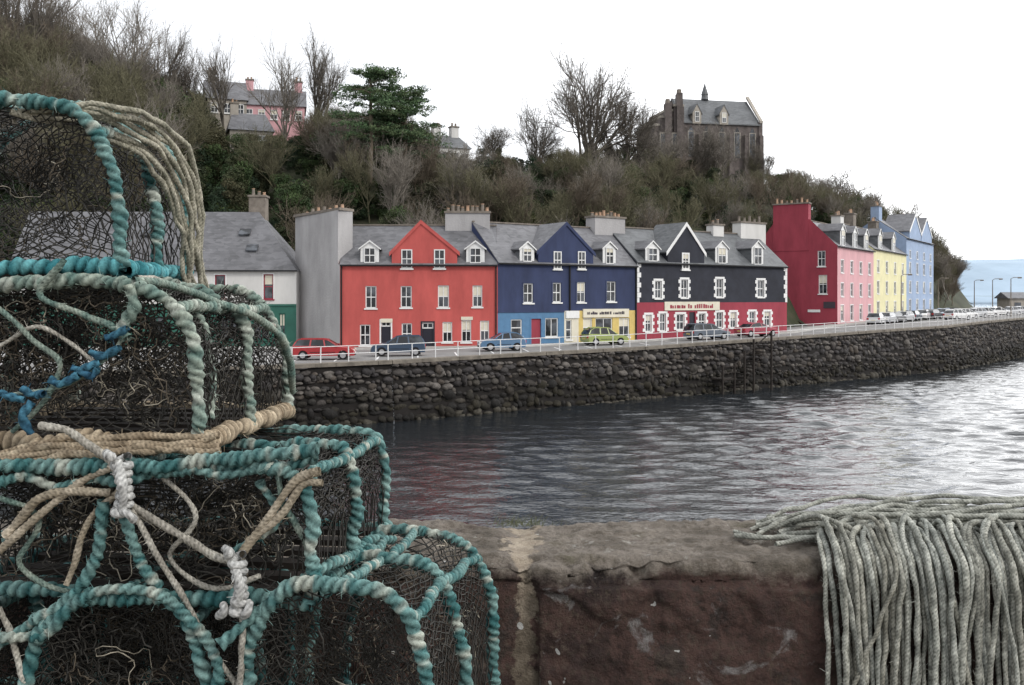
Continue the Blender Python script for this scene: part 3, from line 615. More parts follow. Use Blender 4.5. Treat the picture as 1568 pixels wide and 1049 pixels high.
# ---- church
root=empty("church"); D=172; F=Fr(X_at(1046,D),D,X_at(1170,D),D+3); zE=Z_at(187,D); zR=Z_at(150,D+5); zb=Z_at(330,D)
mb=MB(); F.box(mb,0,F.L,-11,0,zb,zE,'church_stone'); roofslab(mb,F,-.1,F.L+.1,.3,zE,-5.5,zR,'slate_dark',.2); roofslab(mb,F,-.1,F.L+.1,-11.3,zE,-5.5,zR,'slate_dark',.2)
for u in (0.05,F.L-.05): mb.poly([F.pt(u,0,zE),F.pt(u,-11,zE),F.pt(u,-5.5,zR+.2)],'church_stone')
F.box(mb,F.L-.3,F.L+.5,-11,.2,zb,zE+.5,'church_stone')
mb.hexa([F.pt(F.L-.1,.3,zE+.3),F.pt(F.L+.5,.3,zE+.3),F.pt(F.L+.5,-5.5,zR+.5),F.pt(F.L-.1,-5.5,zR+.5),F.pt(F.L-.1,.3,zE+.7),F.pt(F.L+.5,.3,zE+.7),F.pt(F.L+.5,-5.5,zR+1),F.pt(F.L-.1,-5.5,zR+1)],'trim_stone')
c=F.pt(F.L*.44,-5.5,zR); mb.cyl((c[0],c[1],c[2]),.7,.6,.9,8,'slate_dark'); mb.cyl((c[0],c[1],c[2]+.9),.7,.03,2.2,8,'slate_dark')
for i in range(5):
    u=F.L*(i+.5)/5; F.box(mb,u-.5,u+.5,-.1,.06,zE-6,zE-1.5,'glass'); mb.poly([F.pt(u-.5,.06,zE-1.5),F.pt(u+.5,.06,zE-1.5),F.pt(u,.06,zE-.5)],'glass')
    margin(mb,F,u-.5,u+.5,zE-6,zE-1.6,'trim_stone',.12,.04,.06)
    F.box(mb,u+F.L/10-.35,u+F.L/10+.35,0,.9,zb,zE-2,'church_stone')
mb.done("nave",root)
for f in (.17,.52):
    mb=MB(); u=F.L*f; F.box(mb,u-.8,u+.8,-3,.32,zE-.2,zE+1.7,'trim_stone'); mb.poly([F.pt(u-.8,.32,zE+1.7),F.pt(u+.8,.32,zE+1.7),F.pt(u,.32,zE+3.2)],'trim_stone'); sash(mb,F,u-.4,u+.4,zE+.1,zE+1.9,w=.36,sill=False)
    for s in (-1,1): mb.hexa([F.pt(u+s*1,.4,zE+1.4),F.pt(u,.4,zE+3.2),F.pt(u,-3.5,zE+3.2),F.pt(u+s*1,-3.5,zE+1.4),F.pt(u+s*1,.4,zE+1.6),F.pt(u,.4,zE+3.4),F.pt(u,-3.5,zE+3.4),F.pt(u+s*1,-3.5,zE+1.6)],'slate_dark')
    mb.done("roof_dormer",root)
mb=MB()
D=171
for p0,p1,pt in ((1003,1014,192),(1012,1024,180),(1020,1034,170),(1032,1048,163)):
    F2=Fr(X_at(p0,D),D,X_at(p1,D),D+.3); F2.box(mb,0,F2.L,-9,-.2*(1048-p1)/20,zb,Z_at(pt,D),'church_stone'); F2.box(mb,-.1,F2.L,-9,.1-.2*(1048-p1)/20,Z_at(pt,D),Z_at(pt,D)+.4,'trim_stone')
for p0,p1,pt in ((1018,1028,158),(1036,1045,143)):
    F2=Fr(X_at(p0,D),D-.5,X_at(p1,D),D-.5); F2.box(mb,0,F2.L,-2,0,zb,Z_at(pt,D),'church_stone'); mb.cyl(F2.pt(F2.L/2,-1,Z_at(pt,D)),.5,.4,.8,8,'chimney_stone')
F2=Fr(X_at(1003,D),D-.2,X_at(1048,D),D)
for u in (1.3,3.4): F2.box(mb,u-.35,u+.35,0,.1,Z_at(235,D),Z_at(205,D),'glass'); margin(mb,F2,u-.35,u+.35,Z_at(235,D),Z_at(205,D),'trim_stone',.18,.04,.1)
mb.done("porch_tower",root)
# ---------------------------------------------------------------- trees
def rot_dir(d,ang,rr):
    a=Vector(d).normalized(); o=a.orthogonal().normalized(); o.rotate(Matrix.Rotation(rr.uniform(0,2*math.pi),3,a)); return (a*math.cos(ang)+o*math.sin(ang)).normalized()
def tree_lines(seed,H,spread=.65,up=.12,counts=(6,5,5,6),trunk=.32,twig=.022,tr=.02,dec=.55):
    rr=random.Random(seed); out=[]; tips=[]
    def grow(p,d,L,r,lvl):
        n=6 if lvl<2 else (4 if lvl<3 else 3); pts=[p]; q=Vector(p); dd=Vector(d); wob=.08 if lvl==0 else .2
        for i in range(n):
            dd=(dd+Vector((rr.gauss(0,wob),rr.gauss(0,wob),rr.gauss(0,.12)+(up if lvl else .08)))).normalized(); q=q+dd*L/n; pts.append(tuple(q))
        rs=np.linspace(r,r*(.6 if lvl<len(counts) else .4),n+1); out.append((np.array(pts),rs,7 if lvl==0 else 5 if lvl==1 else 4 if lvl==2 else 3))
        if lvl>=len(counts): tips.append((pts[-1],tuple(dd))); tips.append((pts[-2],tuple(dd))); return
        for c in range(counts[lvl]):
            t=rr.uniform(.5,1) if lvl==0 else rr.uniform(.25,1)
            if c==0: t=1
            k=t*n; i=min(int(k),n-1); f=k-i; pp=np.array(pts[i])*(1-f)+np.array(pts[i+1])*f
            nd=rot_dir(dd,rr.uniform(.35,spread if lvl else spread*1.1)*(0.4 if c==0 else 1),rr)
            grow(tuple(pp),nd,L*rr.uniform(.55,.8)*(1.3 if lvl==0 else .95),max(twig,r*(.62 if lvl==0 else dec)),lvl+1)
    grow((0,0,-.5),(rr.gauss(0,.04),rr.gauss(0,.04),1),H*trunk,H*tr,0); return out,tips
def tree_mesh(name,seed,H,mt,sliv=3,slen=.55,swid=.016,width=None,**k):
    ls,tips=tree_lines(seed,H,**k); acc=Acc(); tp=np.array([t[0] for t in tips])
    s=H/np.percentile(tp[:,2],97); sxy=s
    if width: sxy=width/2/np.percentile(np.abs(tp[:,0]),93)
    S=np.array([sxy,sxy,s])
    for P,R,n in ls: acc.add(*tube(P*S,R,n))
    r=np.random.default_rng(seed); T=np.repeat(tp*S,sliv,0); Dn=np.repeat(np.array([t[1] for t in tips]),sliv,0)
    n=len(T); Dn=Dn+r.normal(0,.55,(n,3)); Dn/=np.linalg.norm(Dn,axis=1,keepdims=True); l=slen*r.uniform(.4,1.3,(n,1))
    W_=np.cross(Dn,r.normal(0,1,(n,3))); W_/=np.linalg.norm(W_,axis=1,keepdims=True); W_*=swid
    mid=T+Dn*l*.5+r.normal(0,.04,(n,3)); 
    V=np.stack([T-W_,T+W_,mid+W_*.8,mid-W_*.8],1).reshape(-1,3); acc.add(V,np.arange(4*n).reshape(-1,4))
    D2=Dn+r.normal(0,.3,(n,3)); V=np.stack([mid-W_*.8,mid+W_*.8,mid+D2*l*.5+W_*.3,mid+D2*l*.5-W_*.3],1).reshape(-1,3); acc.add(V,np.arange(4*n).reshape(-1,4))
    return acc.done(name,mt,obj=False)
def leafcloud(centers,R,n,size,seed,cols,flat=.7):
    r=np.random.default_rng(seed); C=np.array(centers); k=r.integers(0,len(C),n)
    off=r.normal(0,1,(n,3)); off/=np.linalg.norm(off,axis=1,keepdims=True); off*=(r.uniform(.3,1,(n,1))**.5)
    Rr=np.broadcast_to(np.asarray(R),(len(C),))[k][:,None]; off[:,2]*=flat
    P=C[k]+off*Rr; A=r.normal(0,1,(n,3)); A/=np.linalg.norm(A,axis=1,keepdims=True); B=np.cross(A,r.normal(0,1,(n,3))); B/=np.linalg.norm(B,axis=1,keepdims=True)
    s=size*r.uniform(.5,1.4,(n,1)); V=np.stack([P-A*s,P-B*s*.5,P+A*s,P+B*s*.5],1).reshape(-1,3)
    cc=np.array(cols)[r.integers(0,len(cols),len(C))][k]*r.uniform(.6,1.35,(n,1)); cc=np.repeat(cc,4,0)
    return V,np.arange(4*n).reshape(-1,4),cc
bark=mat('bark',(.190,.170,.145),.95,.25,.8); bark2=mat('bark_mossy',(.130,.122,.075),.95,.3,.8); bark3=mat('bark_brown',(.135,.110,.082),.95,.25,.8); barkd=mat('bark_dark',(.12,.105,.088),.95,.25,.8)
leafm=mat('foliage',(1,1,1),.8,.3,.6,attr=True)
bare=[tree_mesh("bare_tree_%d"%i,20+i,10,[bark,bark2,bark3,bark2][i%4],spread=.7 if i%2 else .55,up=.1,counts=(6,5,5,4),trunk=.42,sliv=2,swid=.013,tr=.016) for i in range(8)]
bushes=[]
for i,cols in enumerate([[(.035,.062,.022),(.048,.075,.025),(.055,.065,.03)],[(.065,.065,.033),(.08,.075,.04),(.05,.055,.025)],[(.10,.13,.035),(.07,.095,.025),(.08,.09,.03)],[(.095,.080,.055),(.07,.062,.045),(.06,.060,.036)],[(.038,.052,.022),(.028,.038,.018),(.050,.055,.027)],[(.024,.042,.022),(.030,.050,.022),(.040,.060,.026)]]):
    r=random.Random(i); cs=[]; rs=[]
    for _ in range(30):
        a=r.uniform(0,6.28); q=r.uniform(0,2.4)**1; z=r.uniform(.4,5.4); q*=(1-.5*abs(z-2)/4); cs.append((q*math.cos(a),q*math.sin(a),z)); rs.append(r.uniform(.4,1.1))
    V,Q,Cc=leafcloud(cs,rs,6500,.11,i,cols); acc=Acc(); acc.add(V,Q,Cc)
    bushes.append(acc.done("bush_%d"%i,leafm,smooth=False,obj=False))
wood=empty("hillside_woodland")
def inst(me,name,x,y,z,s,parent,rz=None,sz=1):
    o=bpy.data.objects.new(name,me); o.location=(x,y,z); o.scale=(s,s,s*sz); o.rotation_euler=(random.uniform(-.06,.06),random.uniform(-.06,.06),rz if rz is not None else random.uniform(0,6.28)); return link(o,parent)
n=0
while n<1300:
    px=random.uniform(-60,1466); s=random.uniform(.02,1.03)**.85
    Db=np.interp(px,*Dbp); Dc=np.interp(px,*Dcp); Y=Db+1.5+s*(Dc-Db); n+=1
    X=X_at(px,Y); z=hill(X,Y)
    if 1000<px<1178 and Y>160: continue
    if z<g(X)+.4 and px>1400: continue
    big=np.interp(px,[0,250,420,700,760,1200,1462],[1.25,1.1,.95,.85,.78,.75,.6])
    # evergreen patches drift through the wood
    ev=mnoise.noise((X*.045,Y*.06,4.2)); isb=random.random()<(.36-.45*ev) or px>1395; sc_=random.uniform(.6,1.15)*big
    if isb: hh=10*sc_
    else: sc_*=1.0; hh=6.2*sc_
    lim=np.interp(px,[-60,60,200,300,330,470,500,640,665,724,740,800,1000,1060,1180,1240,1330,1400,1466],[30,40,95,135,208,208,170,195,243,243,232,238,225,235,255,275,300,335,395])
    top=Z_at(lim+random.uniform(-12,14),Y)
    if z+hh>top:
        k=(top-z)/hh
        if k<.28: continue
        sc_*=k
    if isb: inst(random.choice(bare),"bare_tree",X,Y,z,sc_,wood)
    else: inst(random.choices(bushes,[5,3,1.2,1.4,4,4])[0],"shrub",X,Y,z-.3,sc_,wood,sz=random.uniform(.8,1.2))
def big_tree(px,D,pytop,pybase,seed,name="bare_tree",mt=None,wpx=None,**k):
    zb=Z_at(pybase,D); H=Z_at(pytop,D)-zb; me=tree_mesh(name+"_mesh",seed,H,mt or barkd,width=(wpx/FP*D if wpx else None),**k); inst(me,name,X_at(px,D),D,zb,1,None,rz=0)
big_tree(885,138,98,300,101,wpx=190,spread=.85,up=.05,counts=(9,6,6,6),trunk=.20,twig=.016,sliv=2,slen=.8,swid=.014,tr=.020,dec=.5)
big_tree(950,143,150,300,104,wpx=100,spread=.8,up=.07,counts=(7,6,5,6),trunk=.2,twig=.016,sliv=2,tr=.016,dec=.5)
big_tree(818,140,165,300,105,wpx=80,spread=.8,up=.07,counts=(7,6,5,5),trunk=.2,twig=.016,sliv=2,tr=.016,dec=.5)
for px,D,t,b_,sd,wp in ((205,130,22,215,1,110),(248,135,52,220,2,70),(90,135,-10,200,3,120),(30,130,-50,200,4,130),(145,138,10,210,5,100),(345,135,75,220,6,75),(436,130,85,240,7,75),(482,128,68,250,8,60),(1285,200,262,345,10,90),(1252,195,270,335,11,60),(1215,185,258,330,12,60),(1385,225,312,380,13,60),(755,150,200,270,14,45),(1330,210,300,370,16,50),(1430,215,350,440,17,70),(275,138,90,225,18,60),(60,136,-20,200,19,110),(0,136,-40,200,20,120),(1008,150,205,290,21,70),(1060,152,210,300,22,80),(1110,152,198,300,23,80),(1150,155,220,300,24,70),(530,122,180,280,27,70),(690,125,235,300,28,50),(1452,190,390,455,29,60)):
    big_tree(px,D,t,b_,200+sd,wpx=wp,spread=.7,counts=(7,5,5,4) if 300<px<460 else (7,5,5,5),twig=.018,sliv=1 if 300<px<460 else 2,slen=.6,tr=.016,trunk=.34,swid=.013,dec=.52,mt=bark if sd%2 else barkd)
def pine(px,D,pytop,pybase,seed,width,nb,name="pine_tree"):
    r=random.Random(seed); zb=Z_at(pybase,D); H=Z_at(pytop,D)-zb; root=empty(name,(X_at(px,D),D,zb)); acc=Acc(); cs=[];rs=[]
    acc.add(*tube([(0,0,-1),(.2,0,H*.4),(.1,.1,H*.75),(0,0,H*.97)],[.35,.28,.17,.05],7))
    for i in range(nb):
        z=H*r.uniform(.2,.97); L=width*(1-(z/H-.2)*.62)*r.uniform(.55,1.0); a=r.uniform(0,6.28); dx,dy=math.cos(a),math.sin(a)
        P=[(0,0,z),(dx*L*.4,dy*L*.4,z+L*.08),(dx*L,dy*L,z-L*.02)]; acc.add(*tube(P,[.1,.06,.03],4))
        for q in (.3,.45,.6,.75,.9,1.02): cs.append((dx*L*q+r.gauss(0,.5),dy*L*q+r.gauss(0,.5),z+L*.05+r.gauss(0,.15))); rs.append(r.uniform(.5,1.1))
    acc.done("trunk_and_limbs",bark3,root); V,Q,Cc=leafcloud(cs,rs,nb*500,.12,seed,[(.065,.115,.05),(.095,.150,.07),(.06,.10,.05),(.10,.14,.065)],flat=.38)
    a2=Acc(); a2.add(V,Q,Cc); a2.done("needles",leafm,root,smooth=False)
pine(566,116,104,268,3,6.0,54); pine(618,119,134,275,5,5.4,46)
# ---------------------------------------------------------------- vehicles
def paint(name,c):
    m,nt,b=new_mat(name); b.inputs['Base Color'].default_value=(*c,1); b.inputs['Coat Weight'].default_value=.5; b.inputs['Coat Roughness'].default_value=.1
    no=nt.nodes.new('ShaderNodeTexNoise'); no.inputs['Scale'].default_value=3; mr=nt.nodes.new('ShaderNodeMapRange'); mr.inputs['To Min'].default_value=.2; mr.inputs['To Max'].default_value=.42
    nt.links.new(no.outputs['Fac'],mr.inputs['Value']); nt.links.new(mr.outputs[0],b.inputs['Roughness']); return m
paints={k:paint('car_paint_'+k,c) for k,c in dict(red=(.33,.025,.03),navy=(.035,.06,.10),blue=(.08,.16,.27),lime=(.26,.31,.09),grey=(.09,.11,.14),silver=(.40,.41,.43),white=(.68,.68,.68),dark=(.03,.03,.035),maroon=(.30,.03,.055)).items()}
def car(x,y,yaw,pc,kind='hatch',L=4.0,H=1.42,name="parked_car"):
    P=paints[pc]; mb=MB(); W=.84; l=L/2
    wx_=(-l+.72,l-.78); r=.31
    def arc(cx,rr=.37): return [(cx+rr*math.cos(t),.28+rr*math.sin(t)) for t in np.linspace(math.pi,0,9)]
    bottom=[(-l+.05,.28)]+arc(wx_[0])+arc(wx_[1])+[(l-.04,.28)]
    if kind=='hatch': top=[(l,.45),(l-.02,.66),(l-.2,.78),(l-1.0,.93),(-l+.25,.98),(-l+.06,.9),(-l,.6)]; gh=[(l-1.05,.92),(l-1.75,H-.05),(l-2.2,H),(-l+.75,H-.02),(-l+.35,H-.2),(-l+.12,.96)]
    elif kind=='saloon': top=[(l,.45),(l-.02,.64),(l-.2,.76),(l-1.15,.90),(-l+.75,.94),(-l+.1,.9),(-l,.6)]; gh=[(l-1.2,.89),(l-1.95,H-.05),(l-2.3,H),(-l+1.5,H-.03),(-l+1.1,H-.12),(-l+.65,.93)]
    else: top=[(l,.45),(l-.02,.66),(l-.2,.78),(l-1.05,.92),(-l+.2,.96),(-l+.03,.9),(-l,.6)]; gh=[(l-1.1,.91),(l-1.8,H-.05),(l-2.2,H),(-l+.45,H),(-l+.25,H-.15),(-l+.08,.95)]
    prof=bottom+top; n=len(prof)
    rings=[]
    for yo in (-W,-W+.08,W-.08,W):
        edge=abs(yo)>W-.01; ring=[]
        for (px_,pz) in prof:
            k=.965 if edge else 1; zz=pz-(.05 if edge and pz>.8 else 0); ring.append((px_*k if abs(px_)>l-.5 else px_,yo,zz))
        rings.append(ring)
    for a,b in zip(rings[:-1],rings[1:]):
        for i in range(n): j=(i+1)%n; mb.poly([a[i],a[j],b[j],b[i]],P)
    mb.poly(rings[0],P); mb.poly(rings[-1][::-1],P)
    G0=[(px_,pz) for px_,pz in gh]; zmin=.9
    def gy(pz): return W-.06-.2*(pz-zmin)/(H-zmin)
    m_=len(G0)
    Lr=[(a,-gy(z),z) for a,z in G0]; Rr=[(a,gy(z),z) for a,z in G0]
    mb.poly(Lr,'car_glass'); mb.poly(Rr[::-1],'car_glass')
    for i in range(m_):
        j=(i+1)%m_; top_=G0[i][1]>H-.13 and G0[j][1]>H-.13
        mb.poly([Lr[i],Lr[j],Rr[j],Rr[i]],P if top_ else 'car_glass')
    def strip_(p,q,t=.05):
        for s in (-1,1):
            a=np.array([p[0],s*(gy(p[1])+.008),p[1]]); b=np.array([q[0],s*(gy(q[1])+.008),q[1]]); o=np.array([t,0,0]) if abs(q[1]-p[1])>.2 else np.array([0,0,t])
            mb.poly([a-o,a+o,b+o,b-o],P)
    for i in range(m_-1): strip_(G0[i],G0[i+1],.05)
    strip_((.1,.93),(.0,H-.03),.045); 
    if kind!='saloon': strip_((-l+1.2,.94),(-l+1.25,H-.03),.05)
    for cx in wx_:
        for s in (-1,1):
            yy=s*(W-.02)-(.2 if s>0 else 0); mb.cyl((cx,yy,.0+r),r,r,.2,18,'rubber',axis=1)
            mb.cyl((cx,s*(W+.0)-.01,r),.19,.19,.02,12,'hub',axis=1)
        mb.box(cx-.36,cx+.36,-W+.1,W-.1,.12,.5,'rubber')
    for s in (-1,1):
        mb.box(l-.14,l+.0,s*.62-.17,s*.62+.17,.58,.72,'lamp_glass'); mb.box(-l-.005,-l+.1,s*.66-.12,s*.66+.12,.62,.85,'tail_red')
        mb.box(l-1.3,l-1.15,s*(W+.02)-.08,s*(W+.02)+.08,.93,1.05,P)
    mb.box(l-.03,l+.012,-.5,.5,.3,.42,'rubber'); mb.box(-l-.012,-l+.05,-.26,.26,.5,.62,'paint_yellow'); mb.box(l-.02,l+.016,-.26,.26,.44,.54,'white_paint')
    for s in (-1,1): mb.box(-l+1.2,l-1.3,s*(W+.004)-.005,s*(W+.004)+.005,.5,.54,'rubber')
    o=mb.done(name); o.location=(x,y,g(x)+.01); o.rotation_euler=(0,0,yaw); return o
def carat(px,D,yaw,pc,kind,L=4.1,H=1.42): car(X_at(px,D),D,yaw,pc,kind,L,H)
carat(497,67,.08,'red','estate',4.2,1.38); carat(610,70.5,math.pi+.1,'navy','estate',3.9,1.42); carat(768,76,math.pi+.2,'blue','hatch',3.6,1.4)
carat(925,84,.4,'lime','hatch',3.9,1.5); carat(1082,90.3,.5,'grey','estate',4.3,1.45); carat(1158,94.5,.5,'maroon','saloon',4.3,1.35)
cl=['white','silver','dark','silver','grey','white','dark','blue','white','silver','white','dark','white','silver']
for i,(px,D) in enumerate([(1342,121),(1356,124),(1370,127),(1383,130),(1398,134),(1412,138),(1428,141),(1443,145),(1478,139),(1492,145),(1508,148),(1452,150),(1528,158),(1546,162),(1466,134),(1560,168)]):
    carat(px,D,.9+math.pi*(i%2)+random.uniform(-.15,.15)-(.0 if i<8 else .5),cl[i%14],random.choice(['hatch','estate','saloon']))
def lamp(px,D,h,name="street_lamp"):
    x=X_at(px,D); z=g(x); acc=Acc(); acc.add(*tube([(x,D,z),(x,D,z+h*.5),(x,D,z+h*.97),(x+.3,D-.2,z+h),(x+.9,D-.5,z+h)],[.1,.08,.06,.05,.05],7)); acc.add(*tube([(x+.8,D-.45,z+h-.05),(x+1.3,D-.7,z+h-.05)],[.12,.1],8)); acc.done(name,M['chimney_stone'])
for px,D,h in ((1520,160,6),(1548,150,6),(1380,140,6.5),(1437,150,6),(1492,170,6)): lamp(px,D,h)
mb=MB(); x=X_at(1566,190); mb.box(x-3.5,x+5,188,193,4.5,8.4,'trim_stone'); mb.hexa([(x-4,187.6,8.4),(x+5.5,187.6,8.4),(x+5.5,193.4,8.4),(x-4,193.4,8.4),(x-4,190.5,9.6),(x+5.5,190.5,9.6),(x+5.5,190.6,9.6),(x-4,190.6,9.6)],'slate'); 
for i in range(3): mb.box(x-2.6+i*2.2,x-1.4+i*2.2,187.9,188.1,6.2,7.6,'glass')
mb.done("harbour_kiosk")
# ---------------------------------------------------------------- pier & parapet
mb=MB(); mb.box(-30,30,-8,2.32,-1,6.45,'coping'); mb.box(-30,30,2.33,2.70,-1,6.9,'coping'); mb.done("pier")
m,nt,b=new_mat('parapet_stone'); N=nt.nodes; Lk=nt.links
geo=N.new('ShaderNodeTexCoord'); sx=N.new('ShaderNodeSeparateXYZ'); Lk.new(geo.outputs['Object'],sx.inputs[0])
def noise(sc_,det=8,ro=.65,dist=0):
    n=N.new('ShaderNodeTexNoise'); n.inputs['Scale'].default_value=sc_; n.inputs['Detail'].default_value=det; n.inputs['Roughness'].default_value=ro; n.inputs['Distortion'].default_value=dist; Lk.new(geo.outputs['Object'],n.inputs['Vector']); return n.outputs['Fac']
def ramp(inp,stops):
    r=N.new('ShaderNodeValToRGB'); e=r.color_ramp.elements
    e[0].position,e[0].color=stops[0][0],(*stops[0][1],1); e[1].position,e[1].color=stops[-1][0],(*stops[-1][1],1)
    for p,c in stops[1:-1]: q=e.new(p); q.color=(*c,1)
    Lk.new(inp,r.inputs[0]); return r.outputs[0]
def mixc(f,a,b_):
    x=N.new('ShaderNodeMix'); x.data_type='RGBA'; Lk.new(f,x.inputs[0]); Lk.new(a,x.inputs[6]); Lk.new(b_,x.inputs[7]); return x.outputs[2]
def rng_(inp,a,b_,c=0,d_=1):
    x=N.new('ShaderNodeMapRange'); x.inputs['From Min'].default_value=a; x.inputs['From Max'].default_value=b_; x.inputs['To Min'].default_value=c; x.inputs['To Max'].default_value=d_; Lk.new(inp,x.inputs['Value']); return x.outputs[0]
def mth(op,a,b_=None,v=None):
    x=N.new('ShaderNodeMath'); x.operation=op; Lk.new(a,x.inputs[0])
    if b_ is not None: Lk.new(b_,x.inputs[1])
    if v is not None: x.inputs[1].default_value=v
    return x.outputs[0]
topc=ramp(noise(5,9,.7),[(.32,(.09,.076,.060)),(.44,(.17,.145,.118)),(.54,(.27,.235,.20)),(.62,(.18,.155,.12)),(.74,(.11,.11,.065))])
topc=mixc(rng_(noise(38,7,.8),.48,.66),topc,ramp(noise(4),[(.3,(.07,.058,.045)),(.7,(.13,.112,.09))]))
topc=mixc(rng_(noise(17,5,.7),.62,.68),topc,ramp(noise(50),[(.3,(.26,.24,.21)),(.7,(.40,.38,.34))]))
face=ramp(noise(3.5,10,.75),[(.34,(.024,.018,.017)),(.44,(.060,.038,.034)),(.52,(.105,.062,.052)),(.58,(.055,.042,.038)),(.68,(.13,.10,.082)),(.8,(.08,.07,.04))])
face=mixc(rng_(noise(8,6,.65,.6),.60,.67),face,ramp(noise(40),[(.3,(.14,.13,.13)),(.7,(.36,.34,.33))]))
face=mixc(rng_(noise(55,6,.85),.50,.66),face,ramp(noise(6),[(.35,(.018,.014,.012)),(.65,(.15,.12,.09))]))
f=rng_(mth('ADD',sx.outputs[2],rng_(noise(14),.3,.7,-.03,.03)),7.335,7.365)
colr=mixc(f,face,topc)
jx=mth('ADD',sx.outputs[0],rng_(noise(8,6,.7),.3,.7,-.05,.05)); jd=mth('ABSOLUTE',mth('SUBTRACT',jx,v=.028))
jm=rng_(jd,.022,.034,1,0)
mort=ramp(noise(22,8,.75),[(.3,(.10,.08,.06)),(.55,(.20,.165,.125)),(.7,(.28,.24,.18))])
mort=mixc(rng_(sx.outputs[2],7.20,7.33),mort,ramp(noise(22,8,.75),[(.3,(.24,.19,.14)),(.7,(.55,.47,.37))]))
colr=mixc(jm,colr,mort)
sp=rng_(noise(26,2,.5),.735,.745); colr=mixc(sp,colr,ramp(noise(3),[(0,(.55,.55,.53)),(1,(.55,.55,.53))]))
Lk.new(colr,b.inputs['Base Color']); b.inputs['Roughness'].default_value=.9; b.inputs['Specular IOR Level'].default_value=.25
h=mth('ADD',mth('MULTIPLY',noise(18,10,.75),v=.6),mth('MULTIPLY',noise(90,6,.7),v=.35)); bp=N.new('ShaderNodeBump'); bp.inputs['Distance'].default_value=.045; bp.inputs['Strength'].default_value=1; Lk.new(h,bp.inputs['Height']); Lk.new(bp.outputs[0],b.inputs['Normal'])
prof=[]
for z in np.linspace(6.45,7.05,14): prof.append((2.30,z))
for z in np.linspace(7.058,7.362,56): prof.append((2.30,z))
for t in np.linspace(0,math.pi/2,5): prof.append((2.315-.015*math.cos(t),7.372+.015*math.sin(t)))
for y in np.linspace(2.32,2.70,60): prof.append((y,7.387))
for t in np.linspace(0,math.pi/2,5): prof.append((2.72+.03*math.sin(t),7.357+.03*math.cos(t)))
for z in np.linspace(7.33,6.4,8): prof.append((2.75,z))
Xc=np.concatenate([np.linspace(-4,-.6,40),np.linspace(-.59,1.9,480),np.linspace(1.95,5,40)])
V=[]
for x in Xc:
    jt=math.exp(-((x-.028+.03*mnoise.noise((0,3,x*9)))/.03)**2)
    ch=max(0,mnoise.noise((x*5,1,7))+.15+.7*mnoise.noise((x*17,4,7)))
    for (y,z) in prof:
        n1=mnoise.noise((x*2.2,y*2.2,z*2.2)); n2=mnoise.noise((x*12,y*12,z*12+5)); n3=mnoise.noise((x*38,y*38,z*38)); n4=mnoise.noise((x*90,y*90,z*90))
        d_=.007*n1+.008*n2+.006*n3+.003*n4
        fl=mnoise.noise((x*2.3+9,y*5,1.7))+.35*mnoise.noise((x*9,y*16,3)); ridge=-.014*(1/(1+math.exp(-(fl-.08)*40))) if z>7.36 else 0
        if z<7.36 and y<2.32:
            fs=mnoise.noise((x*3.1,z*6,8.7))+.4*mnoise.noise((x*11,z*14,5)); d_-=.012/(1+math.exp(-(fs-.1)*35))
        edge=math.exp(-((y-2.30)**2+(z-7.387)**2)/.0016); d_-= edge*.04*ch
        yy=y+( -1 if y<2.318 else .3 if y>2.7 else 0)*d_ + (jt*.012 if y<2.32 else 0)-.012*(z<7.325 and y<2.32 and x>.06)
        zz=z+((d_+ridge) if z>7.34 else 0)-jt*.010*(z>7.34)
        V.append((x,yy+edge*.008,zz))
K=len(prof); Q=np.array([(i*K+j,(i+1)*K+j,(i+1)*K+j+1,i*K+j+1) for i in range(len(Xc)-1) for j in range(K-1)])
np_mesh("parapet_wall",np.array(V),Q,m)
V=[];Q=[]
for _ in range(120):
    x=X_at(800,2.75)+random.gauss(0,.04); y=2.74+random.gauss(0,.015); hh=random.uniform(.008,.035); dx,dy=random.gauss(0,.025),random.gauss(0,.01); k=len(V)
    V+=[(x-.0008,y,7.37),(x+.0008,y,7.37),(x+dx+.0003,y+dy,7.37+hh),(x+dx,y+dy,7.37+hh)]; Q.append((k,k+1,k+2,k+3))
np_mesh("grass_tuft",np.array(V),np.array(Q),mat('grass',(.11,.12,.06),.8,.3,40))
# ---------------------------------------------------------------- ropes & creels
ropem=mat('rope_fibre',(1,1,1),.9,.3,160,bump=.0015,bscale=700,attr=True,spec=.15)
netm=mat('net_twine',(.036,.034,.030),.8,.5,20); netg=mat('net_twine_brown',(.12,.10,.075),.85,.5,30); netb=mat('net_twine_pale',(.33,.30,.24),.9,.4,30)
TE=((.030,.115,.118),(.20,.315,.295)); TEX=(.36,.39,.34); CY=((.025,.15,.175),(.13,.34,.36)); TAN=((.24,.185,.125),(.48,.40,.29)); PALE=((.30,.28,.24),(.52,.50,.44)); BL=((.025,.08,.14),(.08,.23,.31)); GR=((.10,.17,.15),(.34,.38,.32))
def netgrid(acc,S,ns,nt_,r,jit=.004,sub=3):
    for sgn in (1,-1):
        for k in range(-nt_,ns+1):
            P=[]
            for q in range(nt_*sub+1):
                b_=q/(nt_*sub); a_=(k+ q/sub)/ns if sgn>0 else (k+nt_-q/sub)/ns
                if 0<=a_<=1: P.append(S(a_,b_))
            if len(P)<3: continue
            P=np.array(P); P=P+rng.normal(0,jit,P.shape); acc.add(*tube(P,r,3))
